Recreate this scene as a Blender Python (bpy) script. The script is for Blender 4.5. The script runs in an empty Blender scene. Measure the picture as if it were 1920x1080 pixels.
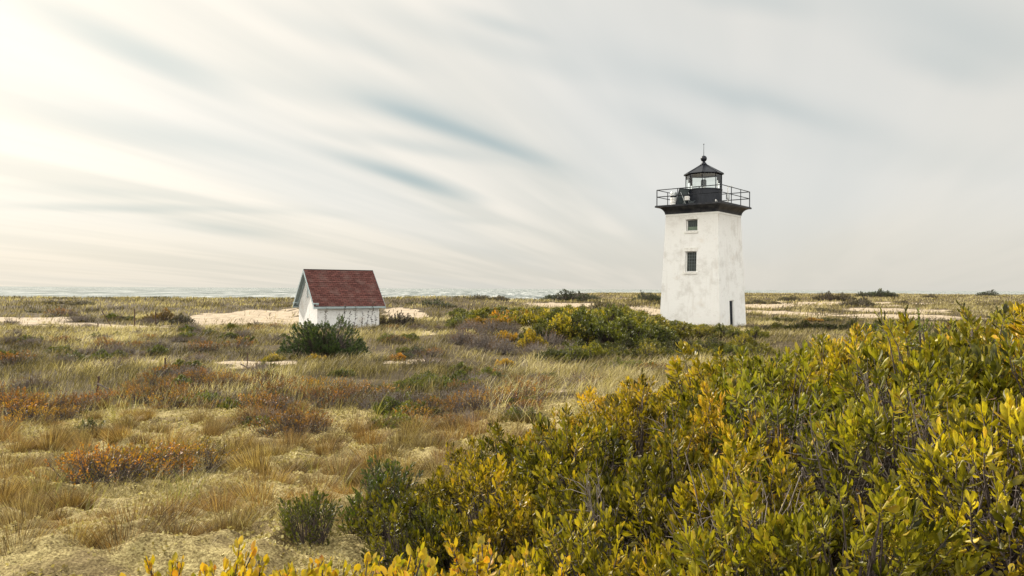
import bpy, math, random
import numpy as np

# ------------------------------------------------------------------ camera, sky, sun, exposure
C = bpy.context.scene
col = C.collection
EYE, F = 2.6, 1400.0            # eye height in metres, focal length in pixels of a 1920 wide frame
R_ = math.radians
cam_d = bpy.data.cameras.new('camera'); cam = bpy.data.objects.new('camera', cam_d); col.objects.link(cam)
cam.location = (0, 0, EYE)
cam_d.sensor_width = 36; cam_d.lens = 36 * F / 1920
cam.rotation_mode = 'XYZ'
PITCH, ROLL = -0.06, 0.27
from mathutils import Euler, Matrix, Vector
cam.rotation_euler = (Matrix.Rotation(R_(90 - PITCH), 3, 'X') @ Matrix.Rotation(R_(ROLL), 3, 'Z')).to_euler()
cam_d.clip_start = 0.05; cam_d.clip_end = 60000
C.camera = cam
C.render.resolution_x, C.render.resolution_y = 1024, 576

SUN_AZ, SUN_EL = -49.0, 33.0    # degrees left of the view direction (+Y), and above the horizon
sd = Vector((math.sin(R_(SUN_AZ)) * math.cos(R_(SUN_EL)), math.cos(R_(SUN_AZ)) * math.cos(R_(SUN_EL)), math.sin(R_(SUN_EL))))
sun_l = bpy.data.lights.new('sun', 'SUN'); sun = bpy.data.objects.new('sun', sun_l); col.objects.link(sun)
sun.rotation_euler = sd.to_track_quat('Z', 'Y').to_euler()
sun.location = (-20, 30, 40)
sun_l.energy = 5.0; sun_l.angle = R_(0.6); sun_l.color = (1.0, 0.93, 0.82)

C.view_settings.view_transform = 'Standard'; C.view_settings.look = 'None'
C.view_settings.exposure = 0.62; C.view_settings.gamma = 1
C.cycles.max_bounces = 6; C.cycles.transparent_max_bounces = 8
C.cycles.diffuse_bounces = 3; C.cycles.caustics_reflective = False; C.cycles.caustics_refractive = False
C.cycles.use_denoising = True
C.cycles.sample_clamp_indirect = 6


class NT:
    """short hand for building node trees"""
    def __init__(s, tree): s.t = tree; s.n = tree.nodes; s.l = tree.links
    def node(s, typ, ins=None, **props):
        n = s.n.new(typ)
        for k, v in props.items(): setattr(n, k, v)
        for k, v in (ins or {}).items():
            sock = n.inputs[k]
            if hasattr(v, 'is_output'): s.l.new(v, sock)
            else: sock.default_value = v
        return n
    def math(s, op, a, b=0.0, c=0.0, clamp=False):
        return s.node('ShaderNodeMath', {0: a, 1: b, 2: c}, operation=op, use_clamp=clamp).outputs[0]
    def vmath(s, op, a, b=(0, 0, 0)):
        return s.node('ShaderNodeVectorMath', {0: a, 1: b}, operation=op).outputs[0]
    def dot(s, a, b):
        return s.node('ShaderNodeVectorMath', {0: a, 1: b}, operation='DOT_PRODUCT').outputs['Value']
    def mix(s, f, a, b, blend='MIX'):
        n = s.n.new('ShaderNodeMix'); n.data_type = 'RGBA'; n.blend_type = blend
        for i, v in ((0, f), (6, a), (7, b)):
            if hasattr(v, 'is_output'): s.l.new(v, n.inputs[i])
            else: n.inputs[i].default_value = v if i == 0 else (tuple(v) + (1,))[:4]
        return n.outputs[2]
    def ramp(s, f, stops, interp='LINEAR'):
        n = s.n.new('ShaderNodeValToRGB'); n.color_ramp.interpolation = interp
        e = n.color_ramp.elements
        while len(e) < len(stops): e.new(0.5)
        for el, (p, c) in zip(e, stops):
            el.position = p; el.color = (c, c, c, 1) if not hasattr(c, '__len__') else tuple(c) + (1,)
        s.l.new(f, n.inputs[0]); return n.outputs[0]
    def noise(s, vec, scale, detail=3, rough=0.5, dist=0.0):
        return s.node('ShaderNodeTexNoise', {'Vector': vec, 'Scale': scale, 'Detail': detail, 'Roughness': rough, 'Distortion': dist}).outputs[0]
    def smooth(s, v, lo, hi, a=0.0, b=1.0):
        n = s.node('ShaderNodeMapRange', {0: v, 1: lo, 2: hi, 3: a, 4: b}, interpolation_type='SMOOTHSTEP'); return n.outputs[0]


def pdir(px, py):
    """direction in the sky of a point of the photograph, projected on the cloud layer"""
    hy = 537 + px * 9 / 1920
    X, Z = (px - 960) / F, (hy - py) / F
    L = math.sqrt(X * X + 1 + Z * Z)
    zz = Z / L + 0.07
    return X / L / zz, 1 / L / zz


def build_world():
    w = bpy.data.worlds.new('World'); C.world = w; w.use_nodes = True
    T = NT(w.node_tree); T.n.clear()
    sky = T.node('ShaderNodeTexSky', sky_type='NISHITA', sun_disc=False, sun_elevation=R_(SUN_EL), sun_rotation=R_(SUN_AZ),
                 air_density=1.0, dust_density=2.5, ozone_density=1.0)
    d = T.node('ShaderNodeTexCoord').outputs['Generated']
    d = T.vmath('NORMALIZE', d)
    xyz = T.node('ShaderNodeSeparateXYZ', {0: d})
    z = T.math('MAXIMUM', xyz.outputs[2], 0.0)
    zz = T.math('ADD', z, 0.07)
    p = T.node('ShaderNodeCombineXYZ', {0: T.math('DIVIDE', xyz.outputs[0], zz), 1: T.math('DIVIDE', xyz.outputs[1], zz), 2: 0.0}).outputs[0]
    ax = Vector((0.33, 0.944)); bx = Vector((0.944, -0.33))
    al = T.dot(p, (ax.x, ax.y, 0)); ac = T.dot(p, (bx.x, bx.y, 0))
    def streak_noise(sa, sc, detail, off):
        v = T.node('ShaderNodeCombineXYZ', {0: T.math('MULTIPLY', al, sa), 1: T.math('MULTIPLY_ADD', ac, sc, off), 2: off}).outputs[0]
        return T.noise(v, 1.0, detail, 0.5, 0.25)
    n1 = streak_noise(0.16, 1.25, 2, 3.1)
    n2 = streak_noise(0.40, 2.6, 1.5, 7.7)
    n3 = streak_noise(0.12, 0.5, 1, 1.3)
    # wobble used to feather the single dark streaks
    wob = T.math('MULTIPLY_ADD', n2, 1.7, -0.85)
    # veil of cloud
    veil = T.math('ADD', T.math('MULTIPLY', n1, 0.55), T.math('MULTIPLY', n2, 0.45))
    veil = T.math('ADD', T.math('MULTIPLY', veil, .65), T.math('MULTIPLY', streak_noise(0.24, 1.9, 2, 5.3), .35))
    veil = T.smooth(veil, 0.40, 0.60)
    veil = T.math('ADD', veil, T.math('MULTIPLY_ADD', streak_noise(0.7, 9.0, 3, 12.1), .5, -.25))
    veil = T.math('MULTIPLY_ADD', T.math('SUBTRACT', veil, 0.55), T.smooth(xyz.outputs[0], 0.02, 0.34, 1.0, 0.35), 0.55)
    grey = (0.685, 0.68, 0.63); white = (0.84, 0.80, 0.725)
    c = T.mix(veil, grey, white)
    # broad lavender / teal variation
    c = T.mix(T.math('MULTIPLY', T.smooth(n3, 0.42, 0.65), 0.35), c, (0.655, 0.69, 0.705))
    streaks = [  # x0,y0,x1,y1, half width, strength
        (690, 180, 1080, 330, 26, .34), (770, 218, 1010, 298, 13, .42), (650, 294, 860, 366, 14, .80), (660, 252, 900, 300, 12, .35),
        (640, 175, 820, 235, 20, .30), (540, 120, 900, 240, 30, .12),
        (1150, 105, 1600, 250, 32, .22), (1290, 150, 1520, 225, 18, .14), (30, 388, 420, 394, 7, .42), (350, 417, 500, 442, 11, .42),
        (60, 5, 400, 165, 26, .50), (120, 215, 520, 300, 20, .30), (700, 20, 1060, 130, 22, .22), (860, 20, 1000, 65, 14, .30),
        (500, 20, 760, 120, 22, .25), (1300, -30, 1480, 20, 26, .25), (1660, 90, 1840, 160, 30, .2), (380, 120, 620, 205, 20, .2),
        (1200, 210, 1330, 280, 22, .18), (450, 385, 650, 405, 8, .18), (820, 405, 930, 420, 7, .18), (0, 350, 330, 368, 10, .2),
        (150, 490, 560, 505, 16, .12), (900, 470, 1200, 500, 14, .10), (1560, -30, 1980, 130, 70, .30), (1500, 250, 1900, 330, 40, .10)]
    tot = None
    for (x0, y0, x1, y1, hw, st) in streaks:
        a0 = Vector(pdir(x0, y0)); a1 = Vector(pdir(x1, y1)); m = (a0 + a1) / 2
        pa = Vector(pdir((x0 + x1) / 2, (y0 + y1) / 2 - hw)); pb = Vector(pdir((x0 + x1) / 2, (y0 + y1) / 2 + hw))
        u = (a1 - a0); L = u.length / 2; u = u.normalized(); v = Vector((-u.y, u.x))
        Wd = abs((pb - pa).dot(v)) / 2 + 1e-3
        q = T.node('ShaderNodeCombineXYZ', {0: T.math('MULTIPLY_ADD', T.dot(p, (u.x / L, u.y / L, 0)), 1.0, -(m.dot(u)) / L),
                                            1: T.math('ADD', T.math('MULTIPLY_ADD', T.dot(p, (v.x / Wd, v.y / Wd, 0)), 1.0, -(m.dot(v)) / Wd), wob), 2: 0.0}).outputs[0]
        r = T.node('ShaderNodeVectorMath', {0: q}, operation='LENGTH').outputs['Value']
        k = T.smooth(r, 2.0, 0.0, 0.0, st)
        tot = k if tot is None else T.math('ADD', tot, k)
    tot = T.math('MINIMUM', tot, 0.95)
    c = T.mix(tot, c, (0.33, 0.43, 0.455))
    # low band over the sea a little greyer
    c = T.mix(T.smooth(z, 0.13, 0.0, 0.0, 0.55), c, (0.66, 0.63, 0.555))
    # glow of the veiled sun
    cs = T.dot(d, tuple(sd))
    glow = T.math('POWER', T.math('MAXIMUM', cs, 0.0), 5.5)
    c = T.mix(1.0, c, T.mix(T.math('MULTIPLY', glow, 1.0, clamp=True), (1, 1, 1), (1.44, 1.38, 1.28)), 'MULTIPLY')
    # brighter towards the zenith; unseen sky behind camera boosted to light the tower
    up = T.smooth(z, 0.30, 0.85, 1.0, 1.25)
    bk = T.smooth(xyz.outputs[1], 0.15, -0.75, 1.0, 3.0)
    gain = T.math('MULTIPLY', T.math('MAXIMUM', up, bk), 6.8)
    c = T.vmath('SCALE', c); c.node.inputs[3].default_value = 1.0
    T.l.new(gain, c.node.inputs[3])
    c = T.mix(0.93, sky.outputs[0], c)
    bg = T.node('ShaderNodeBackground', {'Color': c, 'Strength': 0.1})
    T.l.new(bg.outputs[0], T.node('ShaderNodeOutputWorld').inputs[0])
    w.cycles.sampling_method = 'MANUAL'; w.cycles.sample_map_resolution = 1024
build_world()

# ------------------------------------------------------------------ noise and terrain
def _h(ix, iy, seed):
    n = (ix.astype(np.int64) * 374761393 + iy.astype(np.int64) * 668265263 + seed * 1442695041) & 0x7fffffff
    n = ((n ^ (n >> 13)) * 1274126177) & 0x7fffffff
    return ((n ^ (n >> 16)) & 0xffff) / 65535.0

def vnoise(x, y, seed=0):
    x = np.asarray(x, float); y = np.asarray(y, float)
    ix = np.floor(x); iy = np.floor(y); fx = x - ix; fy = y - iy
    fx = fx * fx * (3 - 2 * fx); fy = fy * fy * (3 - 2 * fy)
    a = _h(ix, iy, seed); b = _h(ix + 1, iy, seed); c = _h(ix, iy + 1, seed); d = _h(ix + 1, iy + 1, seed)
    return (a * (1 - fx) + b * fx) * (1 - fy) + (c * (1 - fx) + d * fx) * fy

def fbm(x, y, seed=0, octv=4, gain=0.5):
    s = 0; a = 1; t = 0
    for o in range(octv):
        s = s + a * vnoise(x * 2 ** o + 17.3 * o, y * 2 ** o - 9.1 * o, seed + o); t += a; a *= gain
    return s / t

def sst(v, lo, hi):
    t = np.clip((v - lo) / (hi - lo), 0, 1); return t * t * (3 - 2 * t)

def blob(x, y, cx, cy, rx, ry, ang=0.0):
    c, s = math.cos(R_(ang)), math.sin(R_(ang))
    dx, dy = x - cx, y - cy
    return ((dx * c + dy * s) / rx) ** 2 + ((-dx * s + dy * c) / ry) ** 2

BY = [-700, -60, -10, 0, 3, 5, 8, 12, 18, 30, 45, 52, 60, 75, 90, 100, 112, 130, 160, 200, 400, 60000]
BZ = [1.5, 1.5, 1.2, 1.02, .98, .90, .55, .22, .05, .0, .02, .05, .18, .50, .82, 1.0, .8, 0.0, -2.2, -4, -8, -60]
SANDS = [  # cx, cy, rx, ry, angle: bare sand
    (-21.5, 61, 5.6, 9.5, 10), (-17.0, 56, 3.2, 3.5, 0), (-38, 54, 7, 4.0, 0), (-27, 50.5, 6.5, 1.0, 5), (-31, 52.5, 6, 1.0, -8), (-9.6, 66, 1.9, 11.0, 12),
    (12.9, 72, 2.6, 13.5, -6), (6.0, 84, 5.2, 7.0, 0), (-8.2, 24.5, 1.1, 1.5, 0), (-9.4, 25.5, .9, .7, 0), (-3.7, 26.3, 1.1, 1.4, 0), (-4.6, 42, .4, 2.2, 10), (-12.5, 25.5, .7, .8, 0),
    (27, 77, 6.0, 6.5, -12), (34, 68, 8.5, 6.0, -6), (24, 90, 5, 7.0, -20), (33, 100, 6, 11.0, -35), (47, 108, 10, 11, 12), (60, 128, 15, 13, 0), (43, 84, 6, 6, 5),
    (5.6, 15.0, 1.7, .9, 0), (1.3, 17.5, .9, 1.0, 0), (4.4, 19.2, 1.8, .9, 0), (2.8, 15.4, .9, .7, 0)]

def Hs(x, y):
    """smooth terrain"""
    x = np.asarray(x, float); y = np.asarray(y, float)
    e = sst(x, 15.5, 40)                       # to the right the land runs on for hundreds of metres
    ys = np.where(y > 60, 60 + (y - 60) / (1 + e * (4.6 - 0.0 * y)), y)
    z = np.interp(ys, BY, BZ)
    z = z + e * sst(y, 60, 90) * (0.0 + 0.75 * (fbm(x / 22.0, y / 26.0, 5, 3) - 0.5))
    z = z + 0.62 * sst(x, -0.3, 2.3) * (1 - sst(y, 7.5, 14.5)) * sst(y, -12, 0)
    z = z + 0.42 * sst(x, 2.0, 4.5) * (1 - sst(y, 6, 15)) * sst(y, -12, 0)
    z = z + 0.10 * np.exp(-blob(x, y, 2.6, 6.9, 2.0, 2.4)) + 0.45 * np.exp(-blob(x, y, 5.6, 15.0, 5, 4.0))
    z = z + 0.55 * np.exp(-blob(x, y, -8, 93, 12, 11)) + 0.15 * np.exp(-blob(x, y, 8, 96, 8, 9)) - 0.2 * np.exp(-blob(x, y, 2, 100, 7, 12))
    z = z + 0.45 * np.exp(-blob(x, y, 8, 66, 10, 9)) + 0.35 * np.exp(-blob(x, y, 5, 40, 9, 6))
    z = z - 0.30 * np.exp(-blob(x, y, -21, 55, 7, 6)) + 0.30 * np.exp(-blob(x, y, -20, 72, 8, 6)) + 0.5 * np.exp(-blob(x, y, -45, 95, 25, 10)) * 0.2
    m = sst(y, 14, 30)
    z = z + (0.20 * m + 0.10) * (fbm(x / 6.0, y / 6.0, 11, 3) - 0.5) * (1 - 0.7 * np.exp(-blob(x, y, 13.4, 52, 4, 4)))
    return z

def lichen_mask(x, y):
    """the pale lichen carpet left of the thicket"""
    edge = np.interp(y, [0, 3, 5, 7, 9, 12, 16, 20], [-.7, -.6, -.35, .1, .3, .8, 1.4, 1.2])
    m = (1 - sst(y, 12.5, 17.5)) * (1 - sst(x, edge, edge + .8)) * sst(y, -14, -4) * (1 - sst(-x, 18, 26))
    return m

def sand_mask(x, y):
    n = (fbm(x / 1.6, y / 2.4, 21, 4, .7) - 0.5) * 2.6
    m = np.zeros_like(np.asarray(x, float))
    for s in SANDS:
        m = np.maximum(m, 1 - sst(blob(x, y, *s) + n, 0.55, 1.15))
    m = np.maximum(m, sst(y, 112, 125) * (1 - sst(x, 12, 30)))
    return m

def H(x, y, fine=True):
    x = np.asarray(x, float); y = np.asarray(y, float)
    z = Hs(x, y)
    near = 1 - sst(np.hypot(x, y), 14, 22)
    if fine:
        lm = lichen_mask(x, y) * near
        b = 1 - np.abs(2 * fbm(x / .62, y / 0.62, 31, 2) - 1)      # cushions
        b2 = 1 - np.abs(2 * fbm(x / 0.34, y / 0.30, 33, 2) - 1)
        z = z + lm * (0.15 * (b ** 2 - 0.5) + 0.085 * (b2 - 0.5) + 0.028 * (fbm(x / .07, y / .07, 35, 2) - .5))
        z = z + 0.06 * near * (fbm(x / .5, y / .5, 41, 3) - .5)
        far = 1 - sst(np.hypot(x, y), 90, 160)
        z = z + far * 0.10 * (fbm(x / 1.3, y / 1.3, 43, 3) - .5)
    return z

def mesh_np(name, V, faces, attrs=None, smooth=True, mats=(), midx=None):
    """faces: list of (n,k) index arrays"""
    me = bpy.data.meshes.new(name)
    V = np.ascontiguousarray(V, dtype=np.float32)
    me.vertices.add(len(V)); me.vertices.foreach_set('co', V.ravel())
    li = np.concatenate([f.ravel() for f in faces]).astype(np.int32)
    tot = np.concatenate([np.full(len(f), f.shape[1], np.int32) for f in faces])
    st = np.concatenate([[0], np.cumsum(tot)[:-1]]).astype(np.int32)
    me.loops.add(len(li)); me.loops.foreach_set('vertex_index', li)
    me.polygons.add(len(tot)); me.polygons.foreach_set('loop_start', st); me.polygons.foreach_set('loop_total', tot)
    if midx is not None: me.polygons.foreach_set('material_index', midx.astype(np.int32))
    me.polygons.foreach_set('use_smooth', np.full(len(tot), smooth))
    for k, a in (attrs or {}).items():
        at = me.attributes.new(k, 'FLOAT', 'POINT'); at.data.foreach_set('value', np.ascontiguousarray(a, dtype=np.float32))
    for m in mats: me.materials.append(m)
    me.update(calc_edges=True); me.validate()
    return me

def link(name, me, parent=None, loc=None):
    o = bpy.data.objects.new(name, me); col.objects.link(o)
    if parent: o.parent = parent
    if loc: o.location = loc
    return o

def tag(o, label=None, cat=None, group=None, kind=None):
    for k, v in (('label', label), ('category', cat), ('group', group), ('kind', kind)):
        if v: o[k] = v
    return o

def new_mat(name):
    m = bpy.data.materials.new(name); m.use_nodes = True
    T = NT(m.node_tree); T.n.clear(); out = T.node('ShaderNodeOutputMaterial')
    return m, T, out

# ------------------------------------------------------------------ materials
def mat_ground():
    m, T, out = new_mat('dune_ground')
    pos = T.node('ShaderNodeNewGeometry').outputs['Position']
    sand = T.node('ShaderNodeAttribute', attribute_name='sand').outputs['Fac']
    lich = T.node('ShaderNodeAttribute', attribute_name='lichen').outputs['Fac']
    nf = T.noise(pos, 9.0, 6, 0.65); nc = T.noise(pos, 1.1, 4, 0.6); nn = T.noise(pos, 60.0, 4, 0.7)
    litter = T.ramp(T.math('ADD', T.math('MULTIPLY', nf, .6), T.math('MULTIPLY', nc, .4)), [(0.32, (0.024, 0.019, 0.011)), (0.5, (0.068, 0.051, 0.027)), (0.68, (0.192, 0.148, 0.088))])
    sandc = T.ramp(nf, [(0.3, (0.281, 0.225, 0.157)), (0.7, (0.468, 0.399, 0.306))])
    rip = T.noise(T.vmath('MULTIPLY', pos, (1.0, 1.6, 1)), 1.3, 5, .62)
    sandc = T.mix(1.0, sandc, T.ramp(rip, [(.36, (.78, .74, .70)), (.54, (1.28, 1.24, 1.18))]), 'MULTIPLY')
    lc = T.ramp(T.math('ADD', T.math('MULTIPLY', nn, .65), T.math('MULTIPLY', nf, .35)), [(.36, (.05, .035, .013)), (.47, (.24, .185, .075)), (.62, (.53, .44, .20))])
    brown = T.ramp(nn, [(0.3, (0.048, 0.032, 0.016)), (0.7, (0.192, 0.132, 0.064))])
    lc = T.mix(T.smooth(nc, .52, .64, 0, .6), lc, brown)
    c = T.mix(T.smooth(T.math('ADD', lich, T.math('MULTIPLY_ADD', nf, .5, -.25)), .3, .6), litter, lc)
    c = T.mix(T.smooth(T.math('ADD', sand, T.math('MULTIPLY_ADD', nf, .8, -.4)), .35, .65), c, sandc)
    hgt = T.math('ADD', T.math('MULTIPLY', nn, .35), nf)
    b0 = T.node('ShaderNodeBump', {'Strength': T.math('MULTIPLY', sand, 1.0), 'Distance': .35, 'Height': rip})
    b = T.node('ShaderNodeBump', {'Strength': .9, 'Distance': .05, 'Height': hgt, 'Normal': b0.outputs[0]})
    p = T.node('ShaderNodeBsdfPrincipled', {'Base Color': c, 'Roughness': .95, 'Specular IOR Level': .1, 'Normal': b.outputs[0]})
    T.l.new(p.outputs[0], out.inputs[0]); return m

def mat_leaf(name, stops, trans=.35, rough=.42, tint=1.0, spec=.5, scale=3.0):
    """stops: colour ramp over the per-leaf random value; the object's colour multiplies it"""
    m, T, out = new_mat(name)
    v = T.node('ShaderNodeAttribute', attribute_name='v').outputs['Fac']
    pos = T.node('ShaderNodeNewGeometry').outputs['Position']
    n = T.noise(pos, scale, 2, .6)
    f = T.math('ADD', T.math('MULTIPLY', v, .75), T.math('MULTIPLY_ADD', n, .9, -.32), clamp=True)
    c = T.ramp(f, stops)
    oi = T.node('ShaderNodeObjectInfo')
    c = T.mix(tint, c, oi.outputs['Color'], 'MULTIPLY')
    p = T.node('ShaderNodeBsdfPrincipled', {'Base Color': c, 'Roughness': rough, 'Specular IOR Level': spec})
    tr = T.node('ShaderNodeBsdfTranslucent', {'Color': T.mix(1.0, c, (1.12, 1.18, .5), 'MULTIPLY')})
    ms = T.node('ShaderNodeMixShader', {0: trans, 1: p.outputs[0], 2: tr.outputs[0]})
    T.l.new(ms.outputs[0], out.inputs[0]); return m

def mat_simple(name, c, rough=.6, metal=0.0, spec=.5, nscale=None, c2=None, bump=0.0, lo=.35, hi=.65, detail=4):
    m, T, out = new_mat(name)
    ins = {'Roughness': rough, 'Metallic': metal, 'Specular IOR Level': spec, 'Base Color': tuple(c) + (1,)}
    if nscale:
        oc = T.node('ShaderNodeTexCoord').outputs['Object']
        n = T.noise(oc, nscale, detail, .65)
        ins['Base Color'] = T.ramp(n, [(lo, c), (hi, c2 or c)])
        if bump: ins['Normal'] = T.node('ShaderNodeBump', {'Strength': bump, 'Distance': .02, 'Height': n}).outputs[0]
    p = T.node('ShaderNodeBsdfPrincipled', ins)
    T.l.new(p.outputs[0], out.inputs[0]); return m

def mat_sea():
    m, T, out = new_mat('sea_water')
    pos = T.node('ShaderNodeNewGeometry').outputs['Position']
    a = T.noise(T.vmath('MULTIPLY', pos, (0.11, 0.013, 1)), 1.0, 8, .74)
    b2 = T.noise(T.vmath('MULTIPLY', pos, (0.6, 0.05, 1)), 1.0, 5, .65)
    h = T.math('ADD', a, T.math('MULTIPLY', b2, .5))
    foam_sparkle = T.smooth(T.math('ADD', a, T.math('MULTIPLY', b2, .5)), .81, .88)  # foam and sun sparkle, both painted white into the water colour
    trough = T.smooth(h, .78, .64)
    b = T.node('ShaderNodeBump', {'Strength': 1.0, 'Distance': 3.0, 'Height': h})
    c = T.mix(trough, (.20, .22, .21), (.04, .055, .055))
    c = T.mix(T.math('MULTIPLY', foam_sparkle, .8), c, (.8, .8, .76))
    p = T.node('ShaderNodeBsdfPrincipled', {'Base Color': c, 'Roughness': .30, 'IOR': 1.33, 'Specular IOR Level': .4, 'Normal': b.outputs[0]})
    p2 = T.node('ShaderNodeBsdfPrincipled', {'Base Color': T.mix(T.math('MULTIPLY', foam_sparkle, .9), T.mix(trough, (.27, .285, .265), (.09, .105, .10)), (.8, .8, .76)), 'Roughness': .9, 'Specular IOR Level': 0.0})
    ms = T.node('ShaderNodeMixShader', {0: T.math('MULTIPLY_ADD', trough, -.22, .34), 1: p2.outputs[0], 2: p.outputs[0]})
    T.l.new(ms.outputs[0], out.inputs[0]); return m

def mat_whitewash(name='whitewashed_brick', k=1.0, chips=.63):
    m, T, out = new_mat(name)
    oc = T.node('ShaderNodeTexCoord').outputs['Object']
    s = T.node('ShaderNodeSeparateXYZ', {0: oc})
    uv = T.node('ShaderNodeCombineXYZ', {0: T.math('ADD', s.outputs[0], s.outputs[1]), 1: s.outputs[2], 2: 0.0}).outputs[0]
    br = T.node('ShaderNodeTexBrick', {'Vector': uv, 'Scale': 1.0, 'Mortar Size': .006, 'Brick Width': .21, 'Row Height': .07, 'Mortar Smooth': .6,
                                       'Color1': (1, 1, 1, 1), 'Color2': (.86, .86, .86, 1), 'Mortar': (0, 0, 0, 1)})
    big = T.noise(oc, .55, 5, .62); mid = T.noise(oc, 3.0, 5, .7); fin = T.noise(oc, 22.0, 4, .7)
    stv = T.vmath('MULTIPLY', oc, (3.2, 3.2, .35)); drip = T.noise(stv, 1.0, 4, .6)
    c = T.ramp(T.noise(oc, .9, 7, .72), [(.34, (.70, .68, .64)), (.50, (.87, .86, .83))])
    c = T.mix(T.smooth(drip, .52, .72, 0, .22), c, (.52, .47, .40))
    c = T.mix(T.smooth(s.outputs[2], 5.5, 8.0, 0, .25), c, (.60, .55, .48))
    c = T.mix(T.math('MULTIPLY', T.smooth(big, .60, .72), .4), c, (.66, .58, .48))
    c = T.mix(1.0, c, T.mix(.16, (k, k, k), br.outputs['Color']), 'MULTIPLY')
    rust = T.math('MULTIPLY', T.smooth(T.noise(T.vmath('MULTIPLY', oc, (2.6, 2.6, .16)), 1.0, 3, .6), .60, .72), T.smooth(s.outputs[2], 5.4, 7.7))
    c = T.mix(T.math('MULTIPLY', rust, .55), c, (.46, .36, .25))
    chip = T.math('MULTIPLY', T.smooth(T.noise(T.vmath('MULTIPLY', oc, (1, 1, 1.9)), 6.5, 5, .80), chips, chips + .03), T.smooth(mid, .40, .52))
    c = T.mix(T.math('MULTIPLY', chip, .8), c, (.20, .15, .12))
    speck = T.smooth(fin, .66, .72)
    c = T.mix(T.math('MULTIPLY', speck, .45), c, (.28, .24, .2))
    hh = T.math('ADD', T.math('MULTIPLY', br.outputs['Fac'], -.5), T.math('SUBTRACT', T.math('MULTIPLY', mid, .6), T.math('MULTIPLY', chip, .4)))
    b = T.node('ShaderNodeBump', {'Strength': .55, 'Distance': .02, 'Height': hh})
    p = T.node('ShaderNodeBsdfPrincipled', {'Base Color': c, 'Roughness': .8, 'Specular IOR Level': .25, 'Normal': b.outputs[0]})
    T.l.new(p.outputs[0], out.inputs[0]); return m

def mat_glass():
    m, T, out = new_mat('lantern_glass')
    g = T.node('ShaderNodeBsdfGlossy', {'Roughness': .02, 'Color': (1, 1, 1, 1)})
    t = T.node('ShaderNodeBsdfTransparent', {'Color': (.90, .93, .91, 1)})
    fr = T.node('ShaderNodeFresnel', {'IOR': 1.45})
    ms = T.node('ShaderNodeMixShader', {0: fr.outputs[0], 1: t.outputs[0], 2: g.outputs[0]})
    T.l.new(ms.outputs[0], out.inputs[0]); return m

M = {}
M['ground'] = mat_ground(); M['sea'] = mat_sea(); M['white'] = mat_whitewash(); M['glass'] = mat_glass(); M['shedwhite'] = mat_whitewash('whitewashed_shed_wall', .84, .585)
M['black'] = mat_simple('black_iron_paint', (.008, .010, .015), .42, nscale=3.0, c2=(.018, .021, .028), bump=.15, spec=.3)
M['cornice'] = mat_simple('weathered_black_paint', (.010, .012, .018), .5, spec=.3, nscale=2.6, c2=(.06, .058, .06), bump=.3, lo=.4, hi=.75)
M['trimwhite'] = mat_simple('white_trim', (.72, .70, .66), .6, nscale=8, c2=(.80, .79, .75))
M['stonetrim'] = mat_simple('painted_stone_lintel', (.62, .60, .55), .8, nscale=6, c2=(.80, .78, .73), bump=.2)
M['fascia'] = mat_simple('grey_blue_trim', (.26, .32, .33), .6, nscale=7, c2=(.36, .42, .42))
M['pane'] = mat_simple('dark_window', (.010, .014, .014), .3, spec=.25, nscale=4, c2=(.04, .05, .042))
M['bars'] = mat_simple('window_bars', (.13, .15, .15), .6)
M['greenshade'] = mat_simple('green_glass', (.16, .24, .14), .4, nscale=14, c2=(.30, .38, .25))
M['door'] = mat_simple('dark_door', (.008, .010, .015), .6, spec=.1, nscale=5, c2=(.018, .021, .028), bump=.4)
M['steel'] = mat_simple('galvanised_steel', (.38, .40, .40), .4, .6, nscale=6, c2=(.55, .56, .55))
M['panelback'] = mat_simple('solar_panel_back', (.05, .065, .07), .45, nscale=3, c2=(.11, .13, .13))
M['rust'] = mat_simple('rusty_post', (.035, .022, .016), .8, nscale=20, c2=(.10, .05, .03), bump=.3)
M['wood'] = mat_simple('driftwood', (.07, .05, .04), .85, nscale=12, c2=(.20, .16, .13), bump=.4)
M['twig'] = mat_simple('twig_bark', (.09, .07, .055), .85, nscale=9, c2=(.26, .22, .19))
M['twigdark'] = mat_simple('dark_twig_bark', (.035, .026, .022), .85, nscale=9, c2=(.12, .09, .08))
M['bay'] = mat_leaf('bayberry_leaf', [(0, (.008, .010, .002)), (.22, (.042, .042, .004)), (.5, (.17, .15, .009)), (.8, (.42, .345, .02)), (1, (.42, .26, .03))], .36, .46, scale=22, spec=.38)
M['yellow'] = mat_leaf('autumn_yellow_leaf', [(0, (0.065, 0.079, 0.009)), (.2, (0.194, 0.180, 0.014)), (.45, (0.432, 0.302, 0.018)), (.7, (0.504, 0.302, 0.018)), (.88, (0.475, 0.187, 0.022)), (1, (0.216, 0.065, 0.014))], .42, .5, scale=40)
M['midgreen'] = mat_leaf('shrub_leaf', [(0, (0.019, 0.025, 0.007)), (.3, (0.075, 0.080, 0.013)), (.65, (0.222, 0.203, 0.024)), (1, (0.425, 0.340, 0.031))], .30, .5, scale=1.2)
M['heath'] = mat_leaf('autumn_heath_leaf', [(0, (0.043, 0.032, 0.013)), (.3, (0.136, 0.089, 0.025)), (.6, (0.306, 0.178, 0.034)), (1, (0.468, 0.323, 0.051))], .3, .6, scale=1.5)
M['juniper'] = mat_leaf('juniper_needles', [(0, (.006, .012, .004)), (.4, (.024, .042, .012)), (.8, (.075, .105, .022)), (1, (.17, .19, .035))], .15, .6, scale=4)
M['darkleaf'] = mat_leaf('dark_shrub_leaf', [(0, (.012, .014, .008)), (.4, (.035, .038, .016)), (.8, (.10, .095, .035)), (1, (.20, .15, .05))], .2, .6, scale=.8)
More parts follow.
